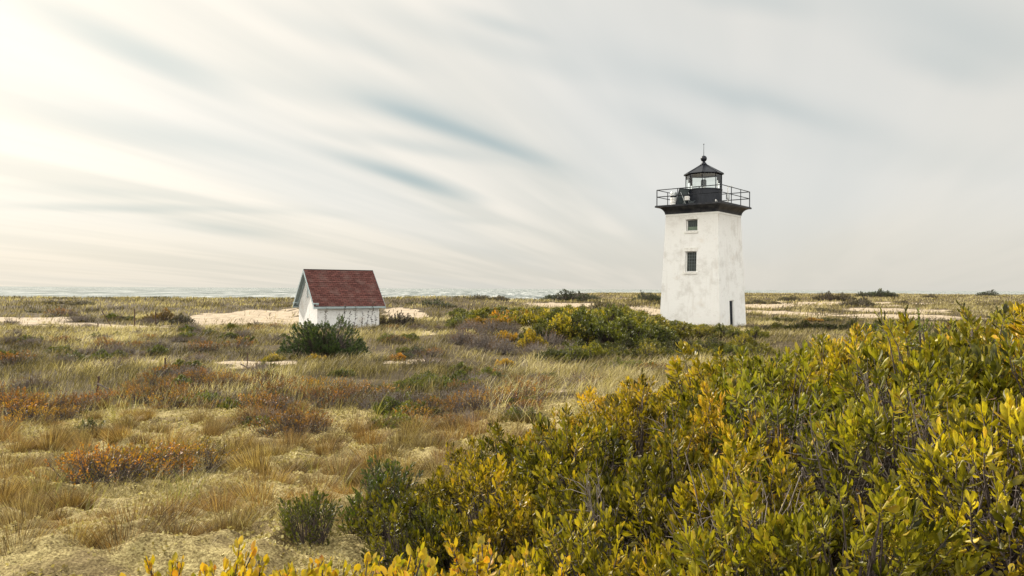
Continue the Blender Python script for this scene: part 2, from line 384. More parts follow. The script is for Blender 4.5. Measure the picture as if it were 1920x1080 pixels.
M['tuft'] = mat_leaf('dry_tussock_blade', [(0, (0.029, 0.018, 0.010)), (.35, (0.115, 0.074, 0.033)), (.7, (0.295, 0.209, 0.094)), (1, (0.476, 0.377, 0.213))], .35, .65, scale=5)
M['greenblade'] = mat_leaf('beach_grass_blade', [(0, (0.072, 0.080, 0.012)), (.5, (0.208, 0.200, 0.040)), (1, (0.440, 0.384, 0.144))], .4, .5, scale=2)
M['lichen'] = mat_leaf('reindeer_lichen', [(0, (.17, .125, .045)), (.35, (.33, .265, .10)), (.7, (.53, .44, .19)), (1, (.64, .56, .29))], .15, .8, tint=0.0, scale=2.0)
M['meadow'] = mat_leaf('meadow_grass', [(0, (.014, .011, .006)), (.26, (.075, .058, .021)), (.58, (.225, .175, .072)), (1, (.64, .53, .33))], .35, .65, tint=0.0, scale=.35)

# ------------------------------------------------------------------ ground and sea
def axis(near, step, rate, far):
    a = [0.0]; s = step
    while a[-1] < far:
        if a[-1] > near: s *= (1 + rate)
        a.append(a[-1] + s)
    return np.array(a)

def build_ground():
    xa = axis(4.5, .035, .0135, 900); xs = np.concatenate([-xa[:0:-1], xa])
    yf = axis(7.5, .035, .0105, 900); yb = axis(2, .1, .05, 300); ys = np.concatenate([-yb[:0:-1], yf])
    X, Y = np.meshgrid(xs, ys)
    Z = H(X, Y)
    nx, ny = len(xs), len(ys)
    V = np.stack([X.ravel(), Y.ravel(), Z.ravel()], 1)
    i = (np.arange(ny - 1)[:, None] * nx + np.arange(nx - 1)[None]).ravel()
    Fq = np.stack([i, i + 1, i + nx + 1, i + nx], 1)
    me = mesh_np('ground', V, [Fq], {'sand': sand_mask(X, Y).ravel(), 'lichen': lichen_mask(X, Y).ravel()}, mats=[M['ground']])
    tag(link('ground', me), kind='structure')
    print('ground verts', len(V))
build_ground()

SEA_Z = -2.4
V = np.array([(-40000, 60, SEA_Z), (40000, 60, SEA_Z), (40000, 45000, SEA_Z), (-40000, 45000, SEA_Z)])
tag(link('sea', mesh_np('sea', V, [np.array([[0, 1, 2, 3]])], mats=[M['sea']])), kind='structure')

# ------------------------------------------------------------------ solid shapes
class MB:
    """collects polygons of one mesh"""
    def __init__(s): s.v = []; s.f = []; s.m = []
    def add(s, vs, fs, mi=0):
        o = len(s.v); s.v += [tuple(v) for v in vs]; s.f += [tuple(i + o for i in f) for f in fs]; s.m += [mi] * len(fs); return s
    def box(s, x0, x1, y0, y1, z0, z1, mi=0):
        v = [(x, y, z) for z in (z0, z1) for y in (y0, y1) for x in (x0, x1)]
        return s.add(v, [(0, 2, 3, 1), (4, 5, 7, 6), (0, 1, 5, 4), (2, 6, 7, 3), (0, 4, 6, 2), (1, 3, 7, 5)], mi)
    def bar(s, a, b, r, n=6, mi=0, r2=None):
        a = Vector(a); b = Vector(b); d = (b - a).normalized(); u = d.orthogonal().normalized(); w = d.cross(u); r2 = r if r2 is None else r2
        ring = lambda c, q: [c + (u * math.cos(2 * math.pi * k / n) + w * math.sin(2 * math.pi * k / n)) * q for k in range(n)]
        v = ring(a, r) + ring(b, r2)
        return s.add(v, [(k, (k + 1) % n, n + (k + 1) % n, n + k) for k in range(n)] + [tuple(range(n - 1, -1, -1)), tuple(range(n, 2 * n))], mi)
    def lathe(s, prof, n=16, c=(0, 0), rot=0.0, mi=0, cap=True):
        v = []
        for r, z in prof:
            v += [(c[0] + r * math.cos(rot + 2 * math.pi * k / n), c[1] + r * math.sin(rot + 2 * math.pi * k / n), z) for k in range(n)]
        f = [(j * n + k, j * n + (k + 1) % n, (j + 1) * n + (k + 1) % n, (j + 1) * n + k) for j in range(len(prof) - 1) for k in range(n)]
        if cap: f += [tuple(range(n - 1, -1, -1)), tuple(range((len(prof) - 1) * n, len(prof) * n))]
        return s.add(v, f, mi)
    def obox(s, c, ux, uy, uz, hx, hy, hz, mi=0):
        c = Vector(c); ux, uy, uz = Vector(ux).normalized(), Vector(uy).normalized(), Vector(uz).normalized()
        v = [c + ux * x * hx + uy * y * hy + uz * z * hz for z in (-1, 1) for y in (-1, 1) for x in (-1, 1)]
        return s.add(v, [(0, 2, 3, 1), (4, 5, 7, 6), (0, 1, 5, 4), (2, 6, 7, 3), (0, 4, 6, 2), (1, 3, 7, 5)], mi)
    def build(s, name, mats, parent=None, smooth=False, loc=None, bevel=0.0):
        me = bpy.data.meshes.new(name); me.from_pydata(s.v, [], s.f)
        for m in (mats if isinstance(mats, (list, tuple)) else [mats]): me.materials.append(m)
        me.polygons.foreach_set('material_index', s.m)
        me.polygons.foreach_set('use_smooth', [smooth] * len(s.f)); me.update()
        o = link(name, me, parent, loc)
        if bevel:
            b = o.modifiers.new('bevel', 'BEVEL'); b.width = bevel; b.segments = 2; b.limit_method = 'ANGLE'
        return o

def empty(name, loc=(0, 0, 0), rz=0.0):
    o = bpy.data.objects.new(name, None); col.objects.link(o); o.location = loc; o.rotation_euler = (0, 0, rz); o.empty_display_size = .2
    return o

# ------------------------------------------------------------------ lighthouse
def build_lighthouse():
    A = R_(39.4); cx, cy = 13.36, 52.18
    t = empty('lighthouse', (cx, cy, 0), -A)
    tag(t, 'square white brick lighthouse tower with black gallery and lantern, standing in the dune shrubs', 'lighthouse')
    zt = 7.80
    hs = lambda z: 2.215 + (1.905 - 2.215) * (z / zt)
    w = MB()
    # front left face (local -y) with two window openings, right face (local +x) with the door opening
    def face(zs, ops, mp):
        """ops: (u0,u1,z0,z1) openings; mp(u,z,inset) -> point"""
        us = sorted({u for o in ops for u in o[:2]})
        for z0, z1 in zip(zs[:-1], zs[1:]):
            cols = [None] + us + [None]
            for i in range(len(cols) - 1):
                a, b = cols[i], cols[i + 1]
                if a is not None and b is not None and any(o[0] <= a and b <= o[1] and o[2] <= z0 and z1 <= o[3] for o in ops): continue
                g = lambda u, z, sgn: mp(sgn * hs(z) if u is None else u, z, 0)
                w.add([g(a, z0, -1), g(b, z0, 1), g(b, z1, 1), g(a, z1, -1)], [(0, 1, 2, 3)])
        for (u0, u1, z0, z1) in ops:
            D = .30
            for (p, q) in (((u0, z0), (u1, z0)), ((u1, z0), (u1, z1)), ((u1, z1), (u0, z1)), ((u0, z1), (u0, z0))):
                w.add([mp(*p, 0), mp(*q, 0), mp(*q, D), mp(*p, D)], [(0, 1, 2, 3)])
    mf = lambda u, z, i: (u, -hs(z) + i, z)
    mr = lambda u, z, i: (hs(z) - i, u, z)
    W1 = (-.37, .47, 6.58, 7.38); W2 = (-.37, .45, 3.80, 5.20); DR = (-.52, .24, .0, 1.90)
    face([-.6, 3.80, 5.20, 6.58, 7.38, zt], [W1, W2], mf)
    face([-.6, 0.0, 1.90, zt], [DR], mr)
    for fn in (lambda u, z: (u, hs(z), z), lambda u, z: (-hs(z), u, z)):
        w.add([fn(-hs(-.6), -.6), fn(hs(-.6), -.6), fn(hs(zt), zt), fn(-hs(zt), zt)], [(0, 1, 2, 3)])
    w.build('tower_wall', M['white'], t)
    # thin neck moulding under the cornice
    nm = MB(); r2 = math.sqrt(2)
    nm.lathe([(1.908 * r2, 7.66), (1.935 * r2, 7.69), (1.935 * r2, 7.80)], 4, rot=math.pi / 4)
    nm.build('neck_moulding', M['trimwhite'], t)
    c = MB(); prof = [(1.93, 7.803)]
    for k in range(0, 13):
        a = k / 12 * math.pi / 2
        prof.append((1.955 + .44 * (1 - math.cos(a)) ** 1.0, 7.83 + .44 * math.sin(a) ** 1.15))
    prof += [(2.43, 8.275), (2.47, 8.28), (2.47, 8.38)]
    c.lathe([(r * r2, z) for r, z in prof], 4, rot=math.pi / 4)
    c.build('cornice', M['cornice'], t)
    d = MB(); d.box(-2.44, 2.44, -2.44, 2.44, 8.383, 8.41); d.build('gallery_deck', M['black'], t)
    # windows
    def window(op, mp, name, nx, nz, green=False):
        u0, u1, z0, z1 = op; um = (u0 + u1) / 2; D = .17
        f = MB(); fw = .055
        def slab(a0, a1, b0, b1, i0, i1, mb):
            v = [mp(u, z, i) for i in (i0, i1) for z in (b0, b1) for u in (a0, a1)]
            mb.add(v, [(0, 1, 3, 2), (4, 6, 7, 5), (0, 4, 5, 1), (2, 3, 7, 6), (0, 2, 6, 4), (1, 5, 7, 3)])
        slab(u0, u0 + fw, z0, z1, D, D + .06, f); slab(u1 - fw, u1, z0, z1, D, D + .06, f)
        slab(u0 + fw, u1 - fw, z1 - fw, z1, D, D + .06, f); slab(u0 + fw, u1 - fw, z0, z0 + fw, D, D + .06, f)
        fo = f.build(name, M['trimwhite'], t)
        g = MB(); slab(u0 + fw, u1 - fw, z0 + fw, z1 - fw, D + .04, D + .07, g); g.build('pane', M['pane'], fo)
        b = MB(); bw = .011
        for k in range(1, nx): u = u0 + fw + (u1 - u0 - 2 * fw) * k / nx; slab(u - bw, u + bw, z0 + fw, z1 - fw, D + .005, D + .03, b)
        for k in range(1, nz): z = z0 + fw + (z1 - z0 - 2 * fw) * k / nz; slab(u0 + fw, u1 - fw, z - bw, z + bw, D + .010, D + .025, b)
        b.build('bars', M['bars'], fo)
        if green:
            b = MB(); 
            for k in range(3): slab(u0 + fw + .04, u1 - fw - .04, z0 + .09 + k * .075, z0 + .14 + k * .075, D + .032, D + .038, b)
            b.build('louvre', M['greenshade'], fo)
        s = MB(); slab(u0 - .09, u1 + .07, z0 - .15, z0, -.06, .28, s); s.build('window_sill', M['stonetrim'], fo)
        s = MB(); slab(u0 - .09, u1 + .12, z1, z1 + .24, -.018, .28, s); s.build('lintel', M['stonetrim'], fo)
    window(W1, mf, 'window', 5, 1, True)
    window(W2, mf, 'window', 4, 6)
    # door
    u0, u1, z0, z1 = DR
    dd = MB(); D = .13; zb = -.05
    v = [mr(u, z, i) for i in (D, D + .06) for z in (zb, z1) for u in (u0 + .05, u1 - .05)]
    dd.add(v, [(0, 1, 3, 2), (4, 6, 7, 5), (0, 4, 5, 1), (2, 3, 7, 6), (0, 2, 6, 4), (1, 5, 7, 3)])
    do = dd.build('door', M['door'], t)
    j = MB()
    for a, b, q0, q1 in ((u0, u0 + .05, z0, z1), (u1 - .05, u1, z0, z1), (u0 + .05, u1 - .05, z1 - .05, z1)):
        v = [mr(u, z, i) for i in (.05, D - .005) for z in (q0, q1) for u in (a, b)]
        j.add(v, [(0, 1, 3, 2), (4, 6, 7, 5), (0, 4, 5, 1), (2, 3, 7, 6), (0, 2, 6, 4), (1, 5, 7, 3)])
    j.build('door_frame', M['trimwhite'], t)
    # railing
    r = MB(); q = 2.36; z0 = 8.41
    for sx, sy, tx, ty in ((-1, -1, 1, -1), (1, -1, 1, 1), (1, 1, -1, 1), (-1, 1, -1, -1)):
        for k in range(3):
            x = q * (sx + (tx - sx) * k / 3); y = q * (sy + (ty - sy) * k / 3)
            r.bar((x, y, z0), (x, y, z0 + 1.08), .036 if k == 0 else .030, 6)
        for h in (1.08, .60): r.bar((q * sx, q * sy, z0 + h), (q * tx, q * ty, z0 + h), .030, 6)
    r.build('railing', M['black'], t)
    # lantern room
    n = 8; rot = R_(39.4 + 22.5 + 4)
    b = MB(); b.lathe([(1.24, 8.41), (1.24, 9.48), (1.28, 9.50), (1.28, 9.56), (1.20, 9.58)], 24, rot=rot); b.build('lantern_base', M['black'], t, smooth=False)
    po = MB(); RL = 1.22
    pt = lambda k, z, rr=RL: (rr * math.cos(rot + 2 * math.pi * k / n), rr * math.sin(rot + 2 * math.pi * k / n), z)
    for k in range(n):
        po.bar(pt(k, 9.57), pt(k, 10.62), .028, 6)
    po.lathe([(1.245, 10.58), (1.245, 10.655)], n, rot=rot, cap=False); po.lathe([(1.19, 10.655), (1.19, 10.58)], n, rot=rot, cap=False)
    po.build('lantern_frame', M['black'], t)
    gl = MB()
    for k in range(n): gl.add([pt(k, 9.585, 1.20), pt(k + 1, 9.585, 1.20), pt(k + 1, 10.60, 1.20), pt(k, 10.60, 1.20)], [(0, 1, 2, 3)])
    gl.build('lantern_glass', M['glass'], t)
    rf = MB(); rf.lathe([(1.20, 10.64), (1.36, 10.60), (1.385, 10.64), (1.35, 10.67), (.86, 10.94), (.42, 11.18), (.19, 11.33)], n, rot=rot)
    for k in range(n):
        rf.bar(pt(k, 10.68, 1.35), pt(k, 11.345, .195), .020, 5)
    ro = rf.build('lantern_roof', M['black'], t)
    v_ = MB(); v_.lathe([(.235, 11.31), (.235, 11.37), (.19, 11.40), (.17, 11.46), (.10, 11.52), (.10, 11.56), (.16, 11.60), (.205, 11.68), (.22, 11.76), (.205, 11.84), (.15, 11.92), (.06, 11.965)], 20)
    v_.build('ventilator_ball', M['black'], ro, smooth=True)
    rod = MB(); rod.bar((0, 0, 11.95), (0, 0, 12.76), .022, 6, r2=.012); rod.lathe([(.01, 12.70), (.035, 12.74), (.035, 12.78), (.01, 12.83)], 8)
    rod.build('lightning_rod', M['black'], ro)
    # beacon inside the lantern
    T0 = t.matrix_world
    def wl(x, y, z): return (cx + math.cos(A) * x + math.sin(A) * y, cy - math.sin(A) * x + math.cos(A) * y, z)
    be = empty('beacon', wl(0, 0, 9.60), -A); tag(be, 'small dark beacon lamp on a pale stand behind the lantern glass', 'beacon')
    m_ = MB(); m_.lathe([(.22, 0), (.22, .04), (.09, .05), (.09, .22), (.16, .24)], 14); m_.build('stand', M['trimwhite'], be)
    m_ = MB(); m_.lathe([(.17, .24), (.19, .28), (.19, .62), (.15, .68), (.05, .70)], 16); m_.build('lamp_housing', M['steel'], be).data.materials[0] = M['pane']
    # fog signal: pale stacked drum on the left end of the gallery
    fs = empty('fog_signal', wl(-1.62, -1.62 + .3, 8.41), -A); tag(fs, 'white ribbed drum standing at the left end of the gallery', 'fog signal')
    m_ = MB(); pr = [(.20, 0), (.20, .05)]
    for k in range(4): z = .06 + k * .2; pr += [(.225, z), (.225, z + .16), (.19, z + .17), (.19, z + .19)]
    m_.lathe(pr, 18); m_.build('drum', M['trimwhite'], fs)
    m_ = MB(); m_.lathe([(.228, .78), (.228, .93), (.21, .985), (.10, 1.0)], 18); m_.build('cap', M['steel'], fs)
    m_ = MB(); m_.lathe([(.229, .62), (.229, .70)], 18, cap=False); m_.build('dark_band', M['door'], fs)
    # solar panel leaning on its bracket
    sp = empty('solar_panel', wl(-.98, -1.25, 8.41), -A); tag(sp, 'dark solar panel tilted steeply on a bracket beside the black lantern base', 'solar panel')
    m_ = MB(); ux = Vector((.55, .83, 0)); up = Vector((.36, -.24, .90)).normalized(); ux = (ux - up * ux.dot(up)).normalized(); nrm = ux.cross(up)
    m_.obox((.05, 0, .62), ux, up, nrm, .40, .56, .03); po_ = m_.build('panel', M['panelback'], sp)
    m_ = MB()
    for s_ in (-1, 1):
        m_.obox(Vector((.05, 0, .62)) + ux * .42 * s_, ux, up, nrm, .02, .58, .04)
        m_.obox(Vector((.05, 0, .62)) + up * .58 * s_, ux, up, nrm, .44, .02, .04)
    m_.build('panel_frame', M['black'], sp)
    m_ = MB()
    for s_ in (-1, 1):
        b0 = Vector((.05, 0, .62)) + ux * .3 * s_
        m_.bar(b0 + up * .35, (b0.x + .55, b0.y - .1, 0), .022, 6); m_.bar(b0 - up * .5, (b0.x - .1, b0.y, 0.0), .022, 6)
    m_.build('bracket', M['steel'], sp)
    bb = empty('equipment_box', wl(-.40, -1.72, 8.41), -A); tag(bb, 'small white equipment box on splayed legs in front of the solar panel', 'box')
    m_ = MB(); m_.box(-.15, .15, -.10, .10, .30, .58); m_.build('case', M['trimwhite'], bb, bevel=.02)
    for x, y in ((-.13, -.08), (.13, -.08), (-.13, .08), (.13, .08)): MB().bar((x, y, .32), (x * 1.9, y * 1.9, 0), .013, 5).build('leg', M['bars'], bb)
    m_ = MB(); m_.bar((.15, 0, .30), (.62, -.1, .02), .012, 5); m_.bar((.3, -.1, .1), (.60, 0, .24), .012, 5)
    m_.build('arm', M['bars'], bb)
    an = empty('antenna_mast', wl(1.62, .35, 8.41), -A); tag(an, 'short pale mast with a grey canister at the right side of the gallery', 'mast')
    m_ = MB(); m_.bar((0, 0, 0), (0, 0, 1.28), .035, 8); m_.bar((0, 0, 1.25), (.32, .1, 1.34), .022, 6); m_.build('pole', M['trimwhite'], an)
    m_ = MB(); m_.lathe([(.10, .42), (.12, .45), (.12, .80), (.08, .84)], 12); m_.build('canister', M['steel'], an)
    sl = MB(); sl.lathe([(.04, 0), (.04, .06), (.055, .08), (.055, .12), (.03, .14)], 10); sl.lathe([(.03, 0), (.03, .05)], 8, c=(.1, 0))
    so = sl.build('gallery_lamp', M['trimwhite'], loc=wl(1.90, -2.2, 8.412)); tag(so, 'tiny pale fitting at the near corner of the gallery deck', 'lamp')
build_lighthouse()

# ------------------------------------------------------------------ red roofed shed
def mat_shingle():
    m, T, out = new_mat('red_asphalt_shingle')
    uv = T.node('ShaderNodeUVMap').outputs[0]
    br = T.node('ShaderNodeTexBrick', {'Vector': uv, 'Scale': 1.0, 'Mortar Size': .012, 'Brick Width': .305, 'Row Height': .128, 'Mortar Smooth': .1, 'Bias': 0.0,
                                       'Color1': (.092, .033, .027, 1), 'Color2': (.17, .066, .054, 1), 'Mortar': (.012, .006, .006, 1)}, offset=.5)
    n = T.noise(uv, 1.3, 4, .6); g = T.noise(uv, 70, 2, .6)
    c = T.mix(T.smooth(n, .45, .68, 0, .55), br.outputs['Color'], (.17, .105, .09))
    c = T.mix(T.smooth(T.noise(T.vmath('MULTIPLY', uv, (2.2, .3, 1)), 1.0, 4, .6), .55, .7, 0, .4), c, (.06, .03, .03))
    c = T.mix(.35, c, T.ramp(g, [(.3, (.35, .35, .35)), (.7, (1.5, 1.5, 1.5))]), 'MULTIPLY')
    b = T.node('ShaderNodeBump', {'Strength': .5, 'Distance': .01, 'Height': g})
    p = T.node('ShaderNodeBsdfPrincipled', {'Base Color': c, 'Roughness': .85, 'Specular IOR Level': .25, 'Normal': b.outputs[0]})
    T.l.new(p.outputs[0], out.inputs[0]); return m

def build_shed():
    B = R_(34); Lh, Wd = 4.2, 3.57
    gz = .02
    # local origin at the near front corner, x along the eaves, y towards the back
    t = empty('shed', (-12.25, 47.0, gz), B)
    tag(t, 'small whitewashed shed with a steep red shingle roof behind the dark juniper', 'shed')
    ze = 1.60; rise = 2.02; ov, oe = .30, .30
    ridge = Wd / 2; slope = rise / (Wd / 2)
    w = MB()
    w.add([(0, 0, -.5), (Lh, 0, -.5), (Lh, 0, ze), (0, 0, ze)], [(0, 1, 2, 3)])
    w.add([(0, Wd, -.5), (Lh, Wd, -.5), (Lh, Wd, ze), (0, Wd, ze)], [(3, 2, 1, 0)])
    for x, s in ((0, 1), (Lh, -1)):
        w.add([(x, 0, -.5), (x, 0, ze), (x, ridge, ze + rise), (x, Wd, ze), (x, Wd, -.5)], [(0, 1, 2, 3, 4)[::s]])
    w.build('wall', M['shedwhite'], t)
    # roof: two slabs, stepped courses of shingle
    sh = mat_shingle()
    zr = ze + rise + .14
    for side in (0, 1):
        me_v = []; me_f = []; uvs = []
        n = 17
        y_e = -oe; z_e = zr - (ridge + oe) * slope
        sl = math.hypot(ridge + oe, zr - z_e)
        for k in range(n):
            a, b = k / n, (k + 1) / n
            th = .022
            def P(x, f, lift):
                y = y_e + (ridge - y_e) * f; z = z_e + (zr - z_e) * f
                nn = Vector((0, -slope, 1)).normalized()
                y += nn.y * lift; z += nn.z * lift
                return (x, y if side == 0 else Wd - y, z)
            v = [P(-ov, a, th), P(Lh + ov, a, th), P(Lh + ov, b, .004), P(-ov, b, .004), P(-ov, a, 0), P(Lh + ov, a, 0)]
            o = len(me_v); me_v += v; me_f += [(o, o + 1, o + 2, o + 3), (o + 4, o + 5, o + 1, o)]
            uvs += [(0, a * sl), (Lh + 2 * ov, a * sl), (Lh + 2 * ov, b * sl), (0, b * sl), (0, a * sl), (Lh + 2 * ov, a * sl), (Lh + 2 * ov, a * sl + .002), (0, a * sl + .002)]
        me = bpy.data.meshes.new('roof'); me.from_pydata(me_v, [], me_f); me.materials.append(sh)
        ul = me.uv_layers.new(name='UVMap'); ul.data.foreach_set('uv', np.array(uvs, np.float32).ravel()); me.update()
        ro = link('roof_slope', me, t)
        s = MB(); th = .075
        def Q(x, y, dz): return (x, y if side == 0 else Wd - y, zr - abs(ridge - y) * slope - .004 + dz)
        s.add([Q(-ov, y_e, 0), Q(Lh + ov, y_e, 0), Q(Lh + ov, ridge, 0), Q(-ov, ridge, 0), Q(-ov, y_e, -th), Q(Lh + ov, y_e, -th), Q(Lh + ov, ridge, -th), Q(-ov, ridge, -th)],
              [(0, 1, 2, 3), (7, 6, 5, 4), (0, 4, 5, 1), (0, 3, 7, 4), (1, 5, 6, 2)])
        s.build('roof_boarding', M['fascia'], ro)
        # rake boards at both gables
        for x0, x1 in ((-ov - .03, -ov - .002), (Lh + ov + .002, Lh + ov + .03)):
            s = MB()
            s.add([Q(x0, y_e - .02, .02), Q(x1, y_e - .02, .02), Q(x1, ridge, .02), Q(x0, ridge, .02), Q(x0, y_e - .02, -.17), Q(x1, y_e - .02, -.17), Q(x1, ridge, -.17), Q(x0, ridge, -.17)],
                  [(0, 1, 2, 3), (7, 6, 5, 4), (0, 4, 5, 1), (0, 3, 7, 4), (1, 5, 6, 2)])
            s.build('rake_board', M['fascia'], t)
        # moulding where the soffit meets the gable wall
        s = MB()
        s.add([Q(-.10, -.02, -.10), Q(-.003, -.02, -.10), Q(-.003, ridge, -.10), Q(-.10, ridge, -.10), Q(-.10, -.02, -.30), Q(-.003, -.02, -.30), Q(-.003, ridge, -.30), Q(-.10, ridge, -.30)],
              [(0, 1, 2, 3), (7, 6, 5, 4), (0, 4, 5, 1), (0, 3, 7, 4), (1, 5, 6, 2)])
        s.build('gable_moulding', M['fascia'], t)
    s = MB(); s.bar((-ov, ridge, zr + .005), (Lh + ov, ridge, zr + .005), .035, 8); s.build('ridge_cap', M['door'], t).data.materials[0] = sh
    # frieze under the front and back eaves, boxed returns at the gable corners
    zf = zr - (ridge + oe) * slope
    for y0, y1, ys, yt in ((-.035, -.003, -oe, -.035), (Wd + .003, Wd + .035, Wd + .035, Wd + oe)):
        s = MB(); s.box(-.04, Lh + .04, y0, y1, ze - .14, ze + .12); s.box(-ov, Lh + ov, min(ys, yt), max(ys, yt), zf - .13, zf - .08)
        s.build('frieze', M['fascia'], t)
    for y in (-oe, Wd - .10):
        s = MB(); s.box(-ov - .02, -.003, y, y + oe + .10, ze - .05, ze + .03); s.box(-ov * .6, -.004, y + .05, y + oe + .05, ze - .14, ze - .052)
        s.build('cornice_return', M['fascia'], t)
    v = MB(); v.box(-.035, -.004, ridge - .06, ridge + .06, 2.02, 2.78); v.box(-.06, -.004, ridge - .10, ridge + .10, 1.96, 2.017)
    v.build('gable_vent', M['fascia'], t)
build_shed()

# ------------------------------------------------------------------ posts and dead wood
def gz(x, y): return float(H(np.array([x]), np.array([y]))[0])
def at(px, d): return ((px - 960) / F * d, d)

def post(px, d, h, lean, label, r=.035, mat='rust', cat='post', name='fence_post'):
    x, y = at(px, d); m = MB(); l = R_(lean)
    top = (math.sin(l) * h, 0.02, math.cos(l) * h)
    m.obox((top[0] / 2, 0, top[2] / 2 - .1), (1, 0, 0), (0, 1, 0), (top[0], 0, top[2]), r, r * .25, h / 2 + .12)
    m.obox((top[0] / 2, r * .5, top[2] / 2 - .1), (1, 0, 0), (0, 1, 0), (top[0], 0, top[2]), r * .25, r * .55, h / 2 + .12)
    m.obox((top[0], 0, top[2] - .01), (1, 0, 0), (0, 1, 0), (top[0], 0, top[2]), r * 1.15, r * .5, .02)
    o = m.build(name, M[mat], loc=(x, y, gz(x, y))); tag(o, label, cat, 'rusty fence posts in the left meadow'); return o
post(212, 50, 1.30, -32, 'thin dark fence post leaning steeply to the left', .030)
post(252.5, 51, 1.15, 0, 'upright dark fence post left of the orange topped round bush', .040)
post(292, 50, 1.05, 0, 'upright rusty fence post in front of the orange topped round bush', .035)
post(183.5, 50, .22, 4, 'short dark stump of a post at the edge of the thin sand strip', .04)
post(8, 48, .35, 3, 'short rusty post at the left edge above the brown bush', .03)
post(309.5, 22, .42, 2, 'single dark stake sticking out of the grass above the orange heath', .022)
post(181, 17.5, .42, 8, 'grey weathered stake behind the fallen branch', .022)
post(464, 24, .40, 2, 'thin rusty stake standing in the small white sand patch', .016)
def branch(px, d, pts, r, label):
    x, y = at(px, d); m = MB(); z0 = gz(x, y)
    for a, b in zip(pts[:-1], pts[1:]): m.bar(a, b, r, 6, r2=r * .8)
    o = m.build('fallen_branch', M['wood'], loc=(x, y, z0)); tag(o, label, 'branch')
branch(196, 17.3, [(-.15, 0, .28), (.05, .02, .17), (.28, .05, .02)], .022, 'dark fallen branch lying slantwise by the weathered stake')
branch(466, 22.5, [(-.22, 0, .24), (0, .02, .13), (.20, .04, .02)], .025, 'dark broken branch slanting across the small white sand patch')

# ------------------------------------------------------------------ leaves, twigs, blades
def unit(v): return v / np.maximum(np.linalg.norm(v, axis=-1, keepdims=True), 1e-9)

LEAF = (np.array([(0, 0, 0), (.32, -.24, .05), (.32, 0, -.02), (.32, .24, .05), (.66, -.48, .03), (.66, 0, -.05), (.66, .48, .03),
                  (.91, -.30, -.06), (.91, 0, -.11), (.91, .30, -.06), (1, 0, -.15)], float),
        [np.array([(0, 2, 1), (0, 3, 2), (10, 7, 8), (10, 8, 9)]), np.array([(1, 2, 5, 4), (2, 3, 6, 5), (4, 5, 8, 7), (5, 6, 9, 8)])])
LEAFW = (np.array([(0, 0, 0), (.22, -.38, .06), (.22, 0, -.02), (.22, .38, .06), (.55, -.5, .05), (.55, 0, -.05), (.55, .5, .05),
                   (.82, -.32, -.02), (.82, 0, -.10), (.82, .32, -.02), (1, 0, -.16)], float), LEAF[1])
RHOMB = (np.array([(0, 0, 0), (.55, -.5, .10), (1, 0, -.08), (.55, .5, .10)], float), [np.array([(0, 2, 1), (0, 3, 2)])])

def leaves(base, d, side, L, W, v, tpl):
    """one leaf per row: base point, direction, side vector, length, width, random value"""
    n = len(base); up = unit(np.cross(side, d)); T = tpl[0]; K = len(T)
    V = base[:, None] + d[:, None] * (L[:, None] * T[None, :, 0])[..., None] + side[:, None] * (W[:, None] * T[None, :, 1])[..., None] \
        + up[:, None] * (L[:, None] * T[None, :, 2])[..., None]
    fs = [(f[None] + (np.arange(n) * K)[:, None, None]).reshape(-1, f.shape[1]) for f in tpl[1]]
    return V.reshape(-1, 3), fs, np.repeat(v, K)

def tubes(P, R, n=3):
    """P (N,M,3) poly lines, R (N,M) radii"""
    N, Mm = P.shape[:2]
    t = unit(np.gradient(P, axis=1)); ref = np.array([.3, .9, .1]); u = unit(np.cross(t, ref)); w = np.cross(t, u)
    a = np.arange(n) * 2 * math.pi / n
    V = P[:, :, None] + (u[:, :, None] * np.cos(a)[None, None, :, None] + w[:, :, None] * np.sin(a)[None, None, :, None]) * R[:, :, None, None]
    b = (np.arange(N) * Mm * n)[:, None, None] + (np.arange(Mm - 1) * n)[None, :, None]; k = np.arange(n)[None, None]; k2 = (k + 1) % n
    f = np.stack([b + k, b + k2, b + n + k2, b + n + k], -1).reshape(-1, 4)
    return V.reshape(-1, 3), f

def cat(parts):
    """joins (V, faces, v) triples"""
    V = []; byk = {}; A = []; o = 0
    for v, fs, a in parts:
        V.append(v); A.append(a)
        for f in fs: byk.setdefault(f.shape[1], []).append(f + o)
        o += len(v)
    return np.concatenate(V), [np.concatenate(x) for x in byk.values()], np.concatenate(A)

def perp_dirs(rs, axis_, ang, az):
    """directions at angle ang from each axis, azimuth az around it; also the tangential side vector"""
    ref = np.where(np.abs(axis_[:, 2:3]) > .9, np.array([[1., 0, 0]]), np.array([[0, 0, 1.]]))
    u = unit(np.cross(axis_, ref)); w = np.cross(axis_, u)
    r = u * np.cos(az)[:, None] + w * np.sin(az)[:, None]
    d = axis_ * np.cos(ang)[:, None] + r * np.sin(ang)[:, None]
    return unit(d), unit(np.cross(axis_, r) + 1e-6)

